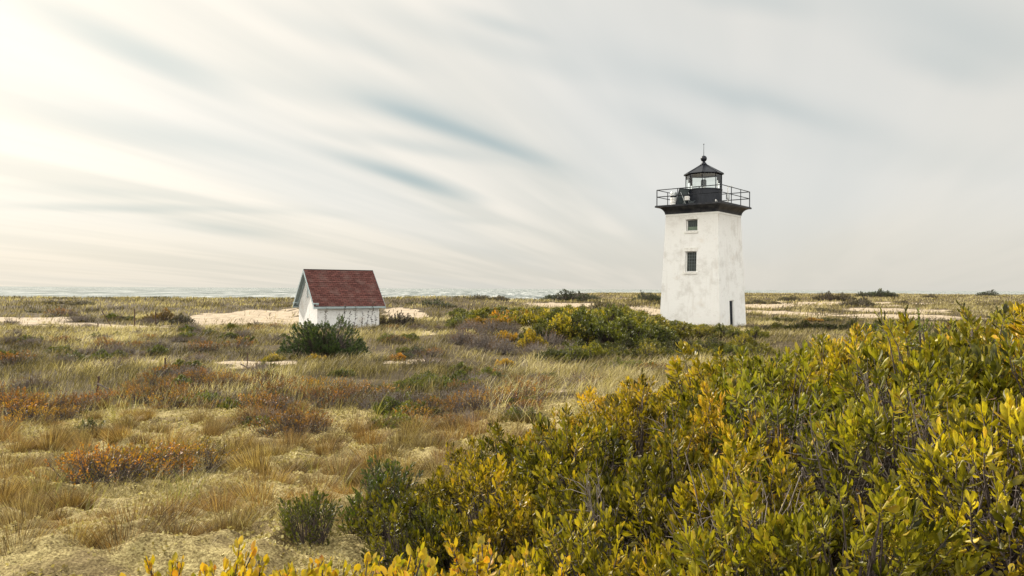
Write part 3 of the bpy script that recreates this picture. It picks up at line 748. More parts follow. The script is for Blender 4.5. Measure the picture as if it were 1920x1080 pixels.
def shrub(name, seed, R, Hh, ntips, nl, L, W, leafmat, twigmat, tpl=LEAF, lean=(.12, 0), flat=.45, tiplen=.16, ang=(18, 62), inner=.3, twigs=30, rt=.0035, vlow=0.0, vrange=1.0, wob=.25, sides=3):
    """returns (foliage mesh, stems mesh); the base of the shrub is the origin"""
    rs = np.random.RandomState(seed)
    az = rs.rand(ntips) * 2 * math.pi; r = R * np.sqrt(rs.rand(ntips)) * (1 + wob * (vnoise(np.cos(az) * 1.5 + seed, np.sin(az) * 1.5) - .5) * 2)
    h = Hh * (1 - flat * (r / R) ** 2) * (1 + wob * 1.3 * (vnoise(r * np.cos(az) / R * 2.2 + seed * 3, r * np.sin(az) / R * 2.2) - .5) * 2) * rs.uniform(.88, 1.06, ntips)
    k = rs.rand(ntips) < inner; h[k] *= rs.uniform(.45, .85, k.sum())
    tip = np.stack([r * np.cos(az) + lean[0] * h, r * np.sin(az) + lean[1] * h, h], 1)
    rad = np.stack([np.cos(az), np.sin(az), 0 * az], 1) * (r / R)[:, None]
    axis_ = unit(rad * .65 + np.array([lean[0] * 1.2, lean[1], 1.0]) + rs.normal(0, .18, (ntips, 3)))
    b0 = tip * np.array([.12, .12, 0]) + rs.normal(0, .05 * R, (ntips, 3)) * np.array([1, 1, 0]) + np.array([0, 0, -.06])
    knee = tip - axis_ * tiplen; mid = b0 * .45 + knee * .55 + rs.normal(0, .05 * R, (ntips, 3)); mid[:, 2] = b0[:, 2] * .5 + knee[:, 2] * .5
    P = np.stack([b0, mid, knee, tip], 1); rr = np.array([2.6, 1.7, 1.0, .55])[None] * rt * rs.uniform(.7, 1.4, (ntips, 1))
    parts = [tubes(P, rr, sides)]
    if twigs:
        i = rs.randint(0, ntips, twigs); s = rs.rand(twigs, 1); a = mid[i] * (1 - s) + knee[i] * s
        e = a + unit(rs.normal(0, 1, (twigs, 3)) + np.array([0, 0, .7])) * rs.uniform(.4, 1.3, (twigs, 1)) * tiplen
        m2 = (a + e) / 2 + rs.normal(0, .1 * tiplen, (twigs, 3))
        parts.append(tubes(np.stack([a, m2, e], 1), np.array([[.9, .7, .35]]) * rt * np.ones((twigs, 1)), sides))
    V, o, fs = [], 0, []
    for v, f in parts: V.append(v); fs.append(f + o); o += len(v)
    stems = mesh_np(name + '_stems', np.concatenate(V), [np.concatenate(fs)], mats=[twigmat])
    # leaves
    n = ntips * nl; ti = np.repeat(np.arange(ntips), nl); q = np.tile((np.arange(nl) + .5) / nl, ntips)     # 0 low .. 1 tip
    base = knee[ti] + (tip - knee)[ti] * (q ** .8)[:, None]
    azl = np.tile(np.arange(nl) * 2.4, ntips) + rs.rand(ntips)[ti] * 6.3 + rs.normal(0, .3, n)
    al = np.radians(ang[1] + (ang[0] - ang[1]) * q + rs.normal(0, 9, n))
    d, side = perp_dirs(rs, axis_[ti], al, azl)
    d = unit(d + rs.normal(0, .15, (n, 3))); side = unit(side - d * (side * d).sum(1, keepdims=True))
    tw = rs.normal(0, .6, n); up = np.cross(side, d); side = unit(side * np.cos(tw)[:, None] + up * np.sin(tw)[:, None])
    sc = rs.uniform(.45, 1.18, n) * (1 - .3 * np.abs(q - .55)) * rs.uniform(.8, 1.15, ntips)[ti]
    vt = rs.rand(ntips)[ti] * .45 + rs.rand(n) * .55
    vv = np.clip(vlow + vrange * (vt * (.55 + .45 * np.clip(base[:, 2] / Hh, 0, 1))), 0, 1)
    lv = leaves(base, d, side, L * sc, W * sc * rs.uniform(.8, 1.2, n), vv, tpl)
    fol = mesh_np(name + '_foliage', lv[0], lv[1], {'v': lv[2]}, mats=[leafmat])
    return fol, stems

def blades_mesh(base, h, az, lean, droop, W, v, seg=3):
    """ribbons: base (N,3), height, azimuth of the lean, lean (0..1 of h sideways at tip), droop, width"""
    n = len(base); s = np.linspace(0, 1, seg + 1)[None]
    dx = np.cos(az)[:, None]; dy = np.sin(az)[:, None]
    off = h[:, None] * (lean[:, None] * (.35 * s + .65 * s ** 2)); zz = h[:, None] * (s - droop[:, None] * s ** 2.5)
    c = base[:, None] + np.stack([dx * off, dy * off, zz], -1)
    # blade width lies across a random horizontal direction
    rs = np.random.RandomState(n % 9973); wa = rs.rand(n) * math.pi
    wv = np.stack([np.cos(wa), np.sin(wa) * .6, 0 * wa], -1)
    ww = W[:, None] * np.array([.8, 1.0, .75, .5, .3][:seg])[None] * .5
    K = 2 * seg + 1; V = np.empty((n, K, 3))
    V[:, 0:2 * seg:2] = c[:, :seg] - wv[:, None] * ww[..., None]; V[:, 1:2 * seg:2] = c[:, :seg] + wv[:, None] * ww[..., None]; V[:, -1] = c[:, -1]
    o = (np.arange(n) * K)[:, None, None]
    q = np.array([(2 * k, 2 * k + 1, 2 * k + 3, 2 * k + 2) for k in range(seg - 1)]).reshape(1, -1, 4)
    t = np.array([[(2 * seg - 2, 2 * seg - 1, 2 * seg)]])
    fs = [(t + o).reshape(-1, 3)]
    if seg > 1: fs.append((q + o).reshape(-1, 4))
    return V.reshape(-1, 3), fs, np.repeat(v, K)

def tussock_mesh(name, seed, n, R, h, spread=.9, W=.0035, wind=.22, mat='tuft', vlow=0.0, droop=.25):
    rs = np.random.RandomState(seed); a = rs.rand(n) * 2 * math.pi; r = R * np.sqrt(rs.rand(n))
    base = np.stack([r * np.cos(a), r * np.sin(a), np.full(n, -.05)], 1)
    hh = h * rs.uniform(.35, 1.15, n) * (1 - .35 * (r / R))
    lx = np.cos(a) * r / R * spread + rs.normal(0, .25, n) * spread + wind; ly = np.sin(a) * r / R * spread + rs.normal(0, .25, n) * spread
    V, fs, v = blades_mesh(base, hh, np.arctan2(ly, lx), np.hypot(lx, ly), rs.rand(n) * droop, W * rs.uniform(.7, 1.4, n), np.clip(vlow + rs.rand(n), 0, 1), 3)
    return mesh_np(name, V, fs, {'v': v}, mats=[M[mat]])

RS = np.random.RandomState(77)
COUNT = {}
def place(kindname, meshes, x, y, s, label, category, group, color=(1, 1, 1), rz=None, sz=1.0, dz=0.0, tilt=0.0, parts=('foliage', 'stems')):
    """one plant = one empty with a foliage and a stems mesh (or one mesh alone)"""
    z = float(Hs(np.array([x]), np.array([y]))[0]) + dz
    rz = RS.rand() * 6.28 if rz is None else rz
    if isinstance(meshes, tuple):
        o = bpy.data.objects.new(kindname, None); o.empty_display_size = .1; col.objects.link(o)
        for nm, me in zip(parts, meshes):
            c = bpy.data.objects.new(nm, me); col.objects.link(c); c.parent = o; c.color = tuple(color) + (1,)
    else:
        o = bpy.data.objects.new(kindname, meshes); col.objects.link(o); o.color = tuple(color) + (1,)
    o.location = (x, y, z); o.rotation_euler = (0, tilt, rz); o.scale = (s, s, s * sz)
    tag(o, label, category, group); return o
ORD = ['first', 'second', 'third', 'fourth', 'fifth', 'sixth', 'seventh', 'eighth', 'ninth', 'tenth', 'eleventh', 'twelfth', 'thirteenth', 'fourteenth', 'fifteenth', 'sixteenth',
       'seventeenth', 'eighteenth', 'nineteenth', 'twentieth']
ORD += ['twenty-' + w for w in ORD[:9]] + ['thirtieth'] + ['thirty-' + w for w in ORD[:9]] + ['fortieth'] + ['forty-' + w for w in ORD[:9]]
def nth(i): return ORD[i] if i < len(ORD) else 'last'
def jit(a, r=.1): return np.array(a) * (1 + RS.uniform(-r, r)) * (1 + RS.uniform(-r * .4, r * .4, 3))

# ---- the olive bayberry thicket at the right, planted in rows from the camera backwards
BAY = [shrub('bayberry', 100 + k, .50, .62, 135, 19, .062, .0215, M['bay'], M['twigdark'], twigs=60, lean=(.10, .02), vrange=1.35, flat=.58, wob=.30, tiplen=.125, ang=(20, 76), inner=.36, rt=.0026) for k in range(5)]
BAYS = [shrub('bayberry_small', 120 + k, .37, .46, 78, 17, .058, .020, M['bay'], M['twigdark'], twigs=40, lean=(.10, .02), vrange=1.05, flat=.55, wob=.3, tiplen=.12, ang=(24, 80)) for k in range(3)]
GAPS = [(1590, 3.6), (1650, 4.3), (1830, 3.0), (1270, 4.6)]
rows = [  # depth, list of (px, scale, z-scale)
    (2.75, 'front row', [(1000, .62), (1130, .72), (1290, .8), (1450, .82), (1610, .85), (1770, .9), (1930, 1.0), (2120, 1.05), (2320, 1.1)]),
    (3.35, 'second row', [(790, .6), (900, .66), (1010, .72), (1150, .85), (1290, .9), (1430, .82), (1570, .9), (1700, .95), (1850, 1.12), (2010, 1.2), (2180, 1.2)]),
    (4.05, 'third row', [(770, .62), (830, .7), (900, .76), (1010, .85), (1130, .9), (1250, .95), (1370, .95), (1490, .95), (1620, 1.0), (1760, 1.10), (1900, 1.18), (2060, 1.2)]),
    (4.9, 'fourth row', [(740, .6), (790, .72), (900, .85), (1010, .95), (1120, 1.0), (1230, 1.0), (1340, 1.0), (1450, 1.05), (1570, 1.05), (1700, 1.10), (1840, 1.15), (1980, 1.2)]),
    (5.9, 'fifth row', [(810, .62), (880, .75), (980, .9), (1080, 1.0), (1180, 1.05), (1280, 1.15), (1380, 1.25), (1490, 1.25), (1600, 1.25), (1720, 1.25), (1850, 1.25)]),
    (7.1, 'back row', [(940, .6), (1000, .75), (1060, .9), (1150, .95), (1250, 1.1), (1350, 1.25), (1450, 1.3), (1560, 1.1), (1680, 1.15), (1800, 1.15)]),
    (8.5, 'rearmost low row', [(1120, .75), (1210, .8), (1320, .85), (1430, .9), (1260, .9), (1370, .95)])]
SLX = [700, 800, 900, 1000, 1080, 1200, 1300, 1400, 1500, 1600, 1700, 1800, 1900, 2100, 2400]
SLY = [925, 868, 830, 780, 738, 716, 682, 652, 636, 620, 604, 592, 584, 575, 570]    # how high the thicket reaches
cl = ['olive green', 'yellow green', 'dull olive', 'bright yellow green']
for d, rn, lst in rows:
    for i, (px, s) in enumerate(lst):
        dd = d * (1 + RS.uniform(-.05, .05)); x, y = at(px + RS.uniform(-22, 22), dd)
        t_ = vnoise(x * .9 + 5, y * .9, 3); ci = int(t_ * 3.99)
        clr = [(.85, .88, .9), (1.25, 1.12, 1.0), (.68, .72, .8), (1.5, 1.25, 1.0)][ci]
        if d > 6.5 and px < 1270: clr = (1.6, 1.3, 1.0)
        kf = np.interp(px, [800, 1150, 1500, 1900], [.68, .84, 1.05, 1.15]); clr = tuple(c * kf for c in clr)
        g0 = float(Hs(np.array([x]), np.array([y]))[0]); hn = (.62 * 1.04 if s > .74 else .46 * 1.2 * 1.04)
        sz_ = min(1.15, max(.40, (2.6 - (np.interp(px, SLX, SLY) + 6 - 541) / F * dd - g0) / (hn * s)))
        if any(abs(px - a) < 62 and abs(d - b_) < .45 for a, b_ in GAPS): sz_ *= .55; s *= .85
        v = (BAY if s > .74 else BAYS)[RS.randint(5 if s > .74 else 3)]
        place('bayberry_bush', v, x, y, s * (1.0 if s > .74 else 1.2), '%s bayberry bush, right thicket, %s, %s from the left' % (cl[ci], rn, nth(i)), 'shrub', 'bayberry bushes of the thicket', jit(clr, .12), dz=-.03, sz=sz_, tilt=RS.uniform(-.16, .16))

DEAD = [shrub('dead_bush', 230 + k, .42, .62, 90, 1, .04, .012, M['tuft'], M['twig'], twigs=420, tiplen=.16, flat=.35, wob=.3, rt=.0030, ang=(30, 90), inner=.4) for k in range(2)]
for i, (px, d) in enumerate([(1590, 3.5), (1650, 4.2), (1830, 3.05), (1270, 4.5), (1480, 4.4), (1130, 3.7), (1720, 3.7), (1540, 5.2), (1390, 3.1)]):
    x, y = at(px, d)
    place('dead_bush', DEAD[i % 2], x, y, .92, 'bare grey dead bush in the thicket, %s' % ['right of its centre', 'just behind the one right of centre', 'near the bottom right corner', 'left of its centre', 'in its centre', 'near its lower left end',
          'between the two at the right', 'high under the crest', 'low near the bottom edge'][i], 'dead bush', 'dead bushes in the thicket', (.75, .6, .5), dz=-.02)

# ---- yellow leaved bushes at the bottom edge
YEL = [shrub('yellow_bush', 140 + k, .32, .80, 210, 11, .038, .0225, M['yellow'], M['twigdark'], tpl=LEAFW, twigs=24, lean=(.08, 0), ang=(15, 75), tiplen=.15, inner=.35, flat=.2, wob=.12) for k in range(4)]
yl = [(330, 2.30, .80), (400, 2.15, .88), (470, 2.30, .98), (545, 2.15, .98), (620, 2.35, 1.05), (695, 2.2, 1.0), (770, 2.35, 1.08), (845, 2.2, 1.02), (915, 2.35, 1.08), (985, 2.2, .95), (1040, 2.35, .80),
      (580, 1.95, .85), (730, 1.95, .9), (880, 1.95, .85), (450, 1.95, .75)]
for i, (px, d, s) in enumerate(yl):
    x, y = at(px, d); b = i < 11
    g0 = float(Hs(np.array([x]), np.array([y]))[0]); need = 2.6 - ((1022 if b else 1075) - 541) / F * d - g0 + RS.uniform(-.13, -.07)
    place('yellow_bush', YEL[i % 4], x, y, s, ('yellow and orange leaved bush, %s from the left along the bottom edge' % nth(i)) if b else ('low yellow bush cut by the bottom edge, %s from the left' % nth([3, 0, 1, 2][i - 11] if i - 11 < 4 else 0)),
          'shrub', 'yellow bushes along the bottom edge', jit((1, 1, 1), .12), sz=need / (.80 * s), dz=-.01)

# ---- shrubs of the middle ground
MG = [shrub('green_shrub', 160 + k, .95, .82, 260, 15, .095, .052, M['midgreen'], M['twigdark'], tpl=RHOMB, twigs=60, tiplen=.26, flat=.55, wob=.35, rt=.007, inner=.22) for k in range(5)]
GT = [shrub('twiggy_shrub', 170 + k, .80, .60, 170, 4, .055, .03, M['heath'], M['twig'], tpl=RHOMB, twigs=520, tiplen=.24, flat=.5, rt=.007, vrange=.55, inner=.3) for k in range(3)]
HE = [shrub('low_heath_shrub', 180 + k, .42, .32, 70, 9, .036, .02, M['heath'], M['twigdark'], tpl=RHOMB, twigs=150, tiplen=.14, flat=.35, rt=.0028, inner=.25) for k in range(4)]
DK = [shrub('dark_shrub', 190 + k, 1.0, .85, 190, 11, .095, .05, M['darkleaf'], M['twigdark'], tpl=RHOMB, twigs=60, tiplen=.25, flat=.6, rt=.008, wob=.3) for k in range(3)]
JU = shrub('juniper', 200, 1.42, 1.36, 1400, 24, .085, .030, M['juniper'], M['twigdark'], tpl=RHOMB, twigs=60, tiplen=.17, flat=.60, rt=.006, ang=(14, 62), wob=.62, inner=.36, lean=(.0, 0))
SG = [shrub('small_green_shrub', 210 + k, .22, .36, 80, 14, .036, .012, M['midgreen'], M['twigdark'], tpl=LEAF, twigs=12, tiplen=.13, lean=(.1, 0), rt=.0025, vrange=.55) for k in range(2)]

x, y = at(609, 28.5)
place('juniper', JU, x, y, 1.0, 'broad dark green juniper bush in front of the white shed', 'juniper', None, rz=.4, sz=.90, parts=('foliage', 'stems'), color=(1.9, 1.75, 1.5))
x, y = at(838, 25.5)
def put(kind, ms, px, d, s, label, cat_, group, color=(1, 1, 1), sz=1.0, jpx=6, dz=-.03, parts=('foliage', 'stems')):
    x, y = at(px + RS.uniform(-jpx, jpx), d * (1 + RS.uniform(-.015, .015)))
    return place(kind, ms[RS.randint(len(ms))], x, y, s, label, cat_, group, jit(color, .1), sz=sz, dz=dz, parts=parts)

# the green mass between the shed and the lighthouse, in belts
belts = [
    (62, 'far belt left of the lighthouse', [(872, 1.0, 0), (905, 1.1, 1), (940, 1.2, 0), (975, 1.2, 1), (1010, 1.2, 0), (1045, 1.2, 0), (1080, 1.1, 1), (1115, 1.0, 0), (1150, .95, 1), (1185, .9, 2)]),
    (50, 'second belt left of the lighthouse', [(868, .7, 0), (905, .8, 1), (945, .8, 4), (985, .9, 4), (1020, 1.0, 1), (1055, 1.15, 2), (1090, 1.2, 2), (1125, 1.2, 1), (1160, 1.15, 1), (1200, 1.05, 2)]),
    (43, 'third belt before the lighthouse', [(950, .75, 4), (990, .95, 1), (1030, 1.05, 3), (1070, 1.1, 3), (1110, 1.15, 2), (1150, 1.15, 1), (1190, 1.15, 0), (1232, 1.1, 1), (1275, 1.0, 1), (1318, .85, 2), (1360, .75, 1)]),
    (37, 'fourth belt before the lighthouse', [(1050, .95, 0), (1092, 1.0, 0), (1135, 1.05, 0), (1178, 1.05, 1), (1222, 1.0, 2), (1268, 1.0, 1), (1315, .95, 1), (1362, .85, 0), (1410, .8, 1)]),
    (31.5, 'lowest belt of the shrub mass', [(1080, .60, 5), (1125, .6, 5), (1170, .62, 5), (1222, .65, 0), (1275, .7, 5), (1330, .7, 0), (1390, .75, 1)]),
    (58, 'back belt right of the lighthouse', [(1418, .8, 5), (1450, .85, 0), (1485, .85, 5), (1522, .8, 4), (1560, .8, 5)]),
    (34.5, 'fifth belt before the lighthouse', [(1030, .8, 5), (1065, .9, 3), (1100, .95, 5), (1140, 1.0, 0), (1185, 1.0, 0), (1235, .9, 0)]),
    (27.5, 'scattered low row on the pale slope', [(1035, .6, 5), (1075, .7, 0), (1120, .65, 1), (1165, .6, 0), (1215, .7, 1), (1262, .6, 0), (1310, .65, 1), (1365, .7, 0), (1415, .75, 1)]),
    (46, 'left end of the green band', [(860, .6, 0), (900, .65, 4), (940, .7, 1), (975, .75, 2)]),
    (48, 'near belt right of the lighthouse', [(1425, .85, 5), (1465, .9, 0), (1505, .9, 5), (1548, .85, 5), (1590, .8, 5), (1640, .9, 5), (1700, .9, 5)])]
mc = [('dark green', (.8, .85, .9)), ('olive', (1.25, 1.2, 1.0)), ('yellow green', (1.75, 1.6, 1.1)), ('bright yellow', (2.3, 1.9, 1.2)), ('orange tinged', (2.1, 1.25, .8)), ('very dark', (.45, .5, .6))]
for d, bn, lst in belts:
    for i, (px, s, ci) in enumerate(lst):
        sS = s * (1.55 if px < 1225 and d > 34 else 1.12)
        x_, y_ = at(px, d); ptop = np.interp(px, [860, 950, 1160, 1230, 1300, 1400, 1500, 1700], [580, 575, 577, 595, 604, 612, 600, 600])
        szc = min(.92, max(.35, (2.6 - (ptop - 543) / F * d - float(Hs(np.array([x_]), np.array([y_]))[0])) / (.82 * 1.15 * sS)))
        put('green_shrub', MG, px, d, sS, '%s shrub, %s from the left in the %s' % (mc[ci][0], nth(i), bn), 'shrub', 'green shrubs around the lighthouse', mc[ci][1], sz=szc)
# single shrubs that stand out
put('yellow_shrub', MG, 998, 32.5, .72, 'round bright yellow shrub standing alone before the grey twiggy bushes', 'shrub', None, (2.6, 2.0, 1.2), 1.15, 1)
put('yellow_shrub', MG, 1110, 30, .48, 'small pale yellow shrub low in front of the dark shrub mass', 'shrub', None, (2.5, 2.1, 1.3), 1.2, 1)
put('yellow_shrub', MG, 950, 34, .60, 'orange yellow shrub left of the round bright yellow one', 'shrub', None, (2.6, 1.6, .9), 1.0, 1)
put('yellow_shrub', MG, 948, 25.5, .36, 'ragged yellow shrub alone in the grass below the grey twiggy bushes', 'shrub', None, (2.8, 1.8, 1.0), 1.0, 1)
put('yellow_shrub', MG, 745, 27.5, .42, 'low golden yellow shrub beside the dark bush right of the shed', 'shrub', None, (2.9, 1.6, .8), .7, 1)
put('yellow_shrub', MG, 513, 26.5, .42, 'olive yellow clump just behind the small white sand patch', 'shrub', None, (1.9, 1.5, 1.0), .8, 1)
put('yellow_shrub', MG, 593, 26.4, .40, 'yellow clump at the foot of the juniper', 'shrub', None, (2.4, 1.7, 1.0), .8, 1)
put('dark_shrub', DK, 753, 51, 1.0, 'dark purplish round bush right of the shed under the sand streak', 'shrub', None, (1.0, .8, .9), .95, 1)
put('dark_shrub', DK, 722, 50, .8, 'smaller dark bush between the shed corner and the purplish bush', 'shrub', None, (1.3, 1.0, .8), .9, 1)
put('dark_shrub', DK, 784, 29, .50, 'dark green low bush in the grass right of the juniper', 'shrub', None, (.9, 1.2, .8), .8, 1)
put('dark_shrub', DK, 765, 28.3, .34, 'small dark sprig bush beside the golden yellow shrub', 'shrub', None, (.9, 1.2, .8), .8, 1)
put('dark_shrub', DK, 300, 55, 1.25, 'broad bush with an orange top behind the fence posts', 'shrub', None, (3.4, 2.1, .8), .95, 1)
put('dark_shrub', DK, 340, 53.5, 1.05, 'dark round bush right of the orange topped bush', 'shrub', None, (1.2, 1.0, 1.0), .9, 1)
for i, px in enumerate((408, 440, 470)):
    put('dark_shrub', DK, px, 50, .62, 'low reddish bush in front of the sand blowout, %s from the left' % nth(i), 'shrub', 'low bushes before the sand blowout', (2.2, 1.4, .8), .6, 3)
for i, px in enumerate((15, 50, 85, 118)):
    put('dark_shrub', DK, px, 45, .70, 'low orange brown bush, %s from the left edge in the left meadow' % nth(i), 'shrub', 'orange brown bushes in the left meadow', (2.6, 1.8, .7), .5, 3)
put('dark_shrub', DK, 118, 36, .45, 'small rusty red bush in the left meadow', 'shrub', None, (2.6, 1.1, .5), .5, 1)
tw = [(880, 40, 1.0), (915, 38, 1.1), (955, 37.5, 1.0), (865, 33.5, 1.0), (905, 32, 1.1), (945, 31, 1.0), (1035, 33, 1.0), (1010, 30, .8), (1065, 30.5, .8), (880, 45, .9), (925, 46, 1.0)]
for i, (px, d, s) in enumerate(tw):
    bare = 'grey bare twiggy bush %s' % (['left of the orange yellow shrub, first in the upper row', 'second grey bush along the upper row', 'third along the upper row near the yellow shrub',
        'at the left end of the lower row', 'second from the left in the lower row', 'below the orange yellow shrub', 'right of the round bright yellow shrub', 'just under the round bright yellow shrub',
        'between the bright yellow and the pale yellow shrub', 'farthest left behind the upper row', 'farthest right behind the upper row'][i])
    put('twiggy_bush', GT, px, d, s, bare, 'bush', 'grey twiggy bushes', (.60, .50, .40) if i % 3 else (.95, .65, .48), 1.2)
# ridge and far dunes
far = [(1070, 98, 3.3, 0, .52, 'wide dark bush on the dune crest against the sea'), (1038, 99, 2.0, 0, .5, 'left shoulder bush of the crest, beside the wide dark one'), (1108, 97, 2.0, 0, .5, 'right shoulder bush of the crest, beside the wide dark one'),
       (1212, 100, 1.7, 0, .9, 'dark bush on the crest just left of the lighthouse'), (1232, 101, 1.5, 0, .8, 'dark bush on the crest touching the lighthouse edge'),
       (1128, 68, 1.35, 1, .75, 'round brown mound of bush beside the white sand trail'), (1152, 69, 1.1, 1, .6, 'lower brown bush right of the round brown mound'), (1100, 69, 1.0, 1, .55, 'lower brown bush left of the round brown mound'),
       (812, 80, 1.6, 0, .6, 'low dark bush on the slope right of the shed roof'), (838, 79, 1.2, 0, .5, 'small dark bush right of the low one on the slope'), (775, 82, 1.0, 0, .45, 'small dark bush nearest the shed roof on the slope'),
       (900, 92, 1.5, 2, .5, 'grey bush on the middle crest, left one'), (935, 94, 1.6, 2, .5, 'grey bush on the middle crest, right one'),
       (1612, 96, 2.0, 2, .75, 'grey mound of bush among the right sand patches'), (1590, 95, 1.5, 2, .6, 'grey bush at the left flank of the mound among the sand'), (1640, 97, 1.3, 2, .5, 'grey bush at the right flank of the mound among the sand'),
       (1690, 118, 1.7, 2, .5, 'small grey bush farther off behind the sand mound'), (1550, 150, 3.2, 2, .7, 'long grey thicket on the skyline right of the lighthouse, left piece'), (1580, 152, 2.8, 2, .7, 'long grey thicket on the skyline right of the lighthouse, right piece'),
       (1480, 140, 2.4, 2, .6, 'grey bush on the skyline nearest the lighthouse'), (1640, 210, 3.4, 0, .8, 'dark green bush on the skyline above the sand'), (1665, 212, 3.0, 0, .7, 'second dark green bush on the skyline above the sand'),
       (1620, 208, 2.6, 0, .7, 'third dark green bush on the skyline above the sand'), (1420, 110, 1.8, 2, .5, 'grey bush touching the right edge of the tower, far behind'), (1450, 112, 1.4, 2, .5, 'grey bush beyond the tower, a little farther right'),
       (1745, 190, 2.4, 2, .6, 'faint bush on the right horizon, left one'), (1850, 240, 3.4, 0, .7, 'faint dark bush on the right horizon above the thicket'), (1545, 84, 1.2, 2, .4, 'grey scrub along the near edge of the sand'), (1480, 86, 1.2, 2, .4, 'grey scrub left along the edge of the sand'),
       (100, 82, 1.4, 2, .45, 'grey scrub patch on the left dune slope'), (150, 80, 1.5, 2, .45, 'grey scrub patch right of the first on the left dune slope'), (60, 66, 1.0, 0, .4, 'dark scrub above the left sand patch'), (160, 84, 1.2, 0, .4, 'dark scrub high on the left slope')]
fc = [(1.1, 1.3, 1.2), (2.6, 2.0, 1.1), (2.0, 1.6, 1.7)]
for px, d, s, ci, sz, lb in far:
    put('distant_bush', DK, px, d, s, lb, 'bush', 'bushes on the far dunes', fc[ci], sz, 1, dz=-.12)

# ---- saplings in front of the shed wall
for i, (px, d, h) in enumerate([(611, 45.6, 1.55), (643, 45.9, 1.75), (652, 45.7, 1.2), (664, 46.2, 1.5), (677, 46.6, 1.15), (697, 47.4, 1.7), (689, 47.0, 1.2), (704, 47.6, .85), (634, 45.4, 1.15)]):
    rs = np.random.RandomState(300 + i); x, y = at(px, d); n = int(26 * h)
    zz = np.linspace(0, 1, 6); P = np.stack([rs.normal(0, .02, 6).cumsum() + zz * .12, rs.normal(0, .02, 6).cumsum(), zz * h], 1)[None]
    tv, tf = tubes(P, np.array([[.014, .013, .011, .009, .006, .004]]), 5)
    s_ = rs.uniform(.22, 1, n); base = np.stack([np.interp(s_, zz, P[0, :, k]) for k in range(3)], 1) + rs.normal(0, .045, (n, 3))
    d_ = unit(rs.normal(0, 1, (n, 3)) + np.array([0, 0, .6])); sd_ = unit(np.cross(d_, rs.normal(0, 1, (n, 3))))
    lv = leaves(base, d_, sd_, rs.uniform(.07, .13, n), rs.uniform(.04, .06, n), rs.rand(n) * .5, RHOMB)
    o = place('sapling', (mesh_np('sapling_foliage', lv[0], lv[1], {'v': lv[2]}, mats=[M['darkleaf']]), mesh_np('sapling_stem', tv, [tf], mats=[M['twigdark']])), x, y, 1.0,
              'thin dark sapling against the white shed wall, %s' % ['leftmost, above the juniper', 'tallest of the middle ones', 'short one beside the tallest', 'slender one in the middle', 'short one right of the middle', 'tall one near the right corner',
               'short one left of the tall right one', 'lowest at the right corner', 'short one rising from the juniper edge'][i], 'sapling', 'saplings in front of the shed', (.8, .6, .7), rz=0, dz=-.03, parts=('foliage', 'stem'))
    o.children[0]
# sprigs standing above the thicket
for i, (px, d, s, cc, lb) in enumerate([(1625, 7.6, .85, (.9, 1.1, .8), 'leafy green sapling poking above the back of the thicket'), (1748, 5.6, .62, (.8, 1.0, .8), 'dark flat topped sapling on bare stems at the crest of the thicket'),
                                        (1690, 7.8, .6, (.9, 1.1, .8), 'small green sprig between the two saplings above the thicket'), (1790, 5.8, .5, (1.2, .7, .6), 'reddish leaved sprig right of the dark flat topped sapling')]):
    sp_ = shrub('sapling', 320 + i, .30, 1.20 if i != 1 else 1.45, 30, 14, .05, .024, M['midgreen'], M['twigdark'], tpl=LEAFW, twigs=24, tiplen=.17, flat=.2, inner=.12, rt=.005, wob=.2)
    x, y = at(px, d); s = (2.6 - ([588, 572, 596, 578][i] - 545) / F * d - float(Hs(np.array([x]), np.array([y]))[0])) / ((1.20 if i != 1 else 1.45) * 1.15); place('sapling', sp_, x, y, s, lb, 'sapling', None, cc, dz=0)

# ---- orange heath and small shrubs of the near meadow
HPL = {}
for i, (px, d) in enumerate([(40, 14.6), (75, 15.0), (15, 13.7), (110, 14.2), (150, 14.6), (5, 15.8), (60, 13.2), (125, 13.4), (10, 12.4), (190, 15.4),
                             (250, 17.6), (285, 18.2), (320, 18.8), (350, 19.2), (385, 19.6), (420, 19.4), (455, 19.0), (300, 17.2), (335, 17.6), (370, 18.0), (405, 18.3), (440, 17.8), (480, 18.4), (515, 19.0), (555, 18.6), (270, 16.0), (310, 16.4),
                             (230, 16.8), (350, 16.2), (520, 17.5), (560, 17.0), (600, 18.2), (640, 17.6), (590, 16.4), (680, 17.0), (720, 16.6), (480, 15.6), (610, 15.2), (650, 15.8), (330, 14.8), (380, 14.4),
                             (175, 8.2), (205, 8.4), (245, 8.3), (285, 8.6), (330, 8.9), (370, 9.1), (180, 7.5), (215, 7.3), (250, 7.6), (300, 7.9), (385, 8.4), (560, 11.5), (590, 11.9), (530, 11.7), (470, 12.4), (810, 14.0), (850, 14.6), (890, 13.8), (930, 15.4), (780, 13.4), (975, 18.5), (1010, 18.0)]):
    zone = ('at the left edge of the meadow' if px < 200 else 'in the orange band across the meadow') if d > 12.5 else 'among the lichen cushions in the left foreground'
    c_ = [(1.15, .95, .8), (1.0, .7, .6), (1.5, 1.35, .9), (.75, .6, .6)][RS.randint(4)]
    if d < 10: c_ = [(1.3, 1.1, .7), (1.0, 1.15, .6), (1.5, 1.1, .7)][i % 3]
    HPL.setdefault(zone, []).append((px, put('heath_shrub', HE, px, d, RS.uniform(.85, 1.25) * (1.0 if d < 10 else 1.0), 'low twiggy shrub with orange autumn leaves %s' % zone, 'shrub', 'orange heath shrubs ' + zone, c_, RS.uniform(.85, 1.1), 5, dz=0.0)))
SCL = {}
rsc = np.random.RandomState(21); k_ = 0
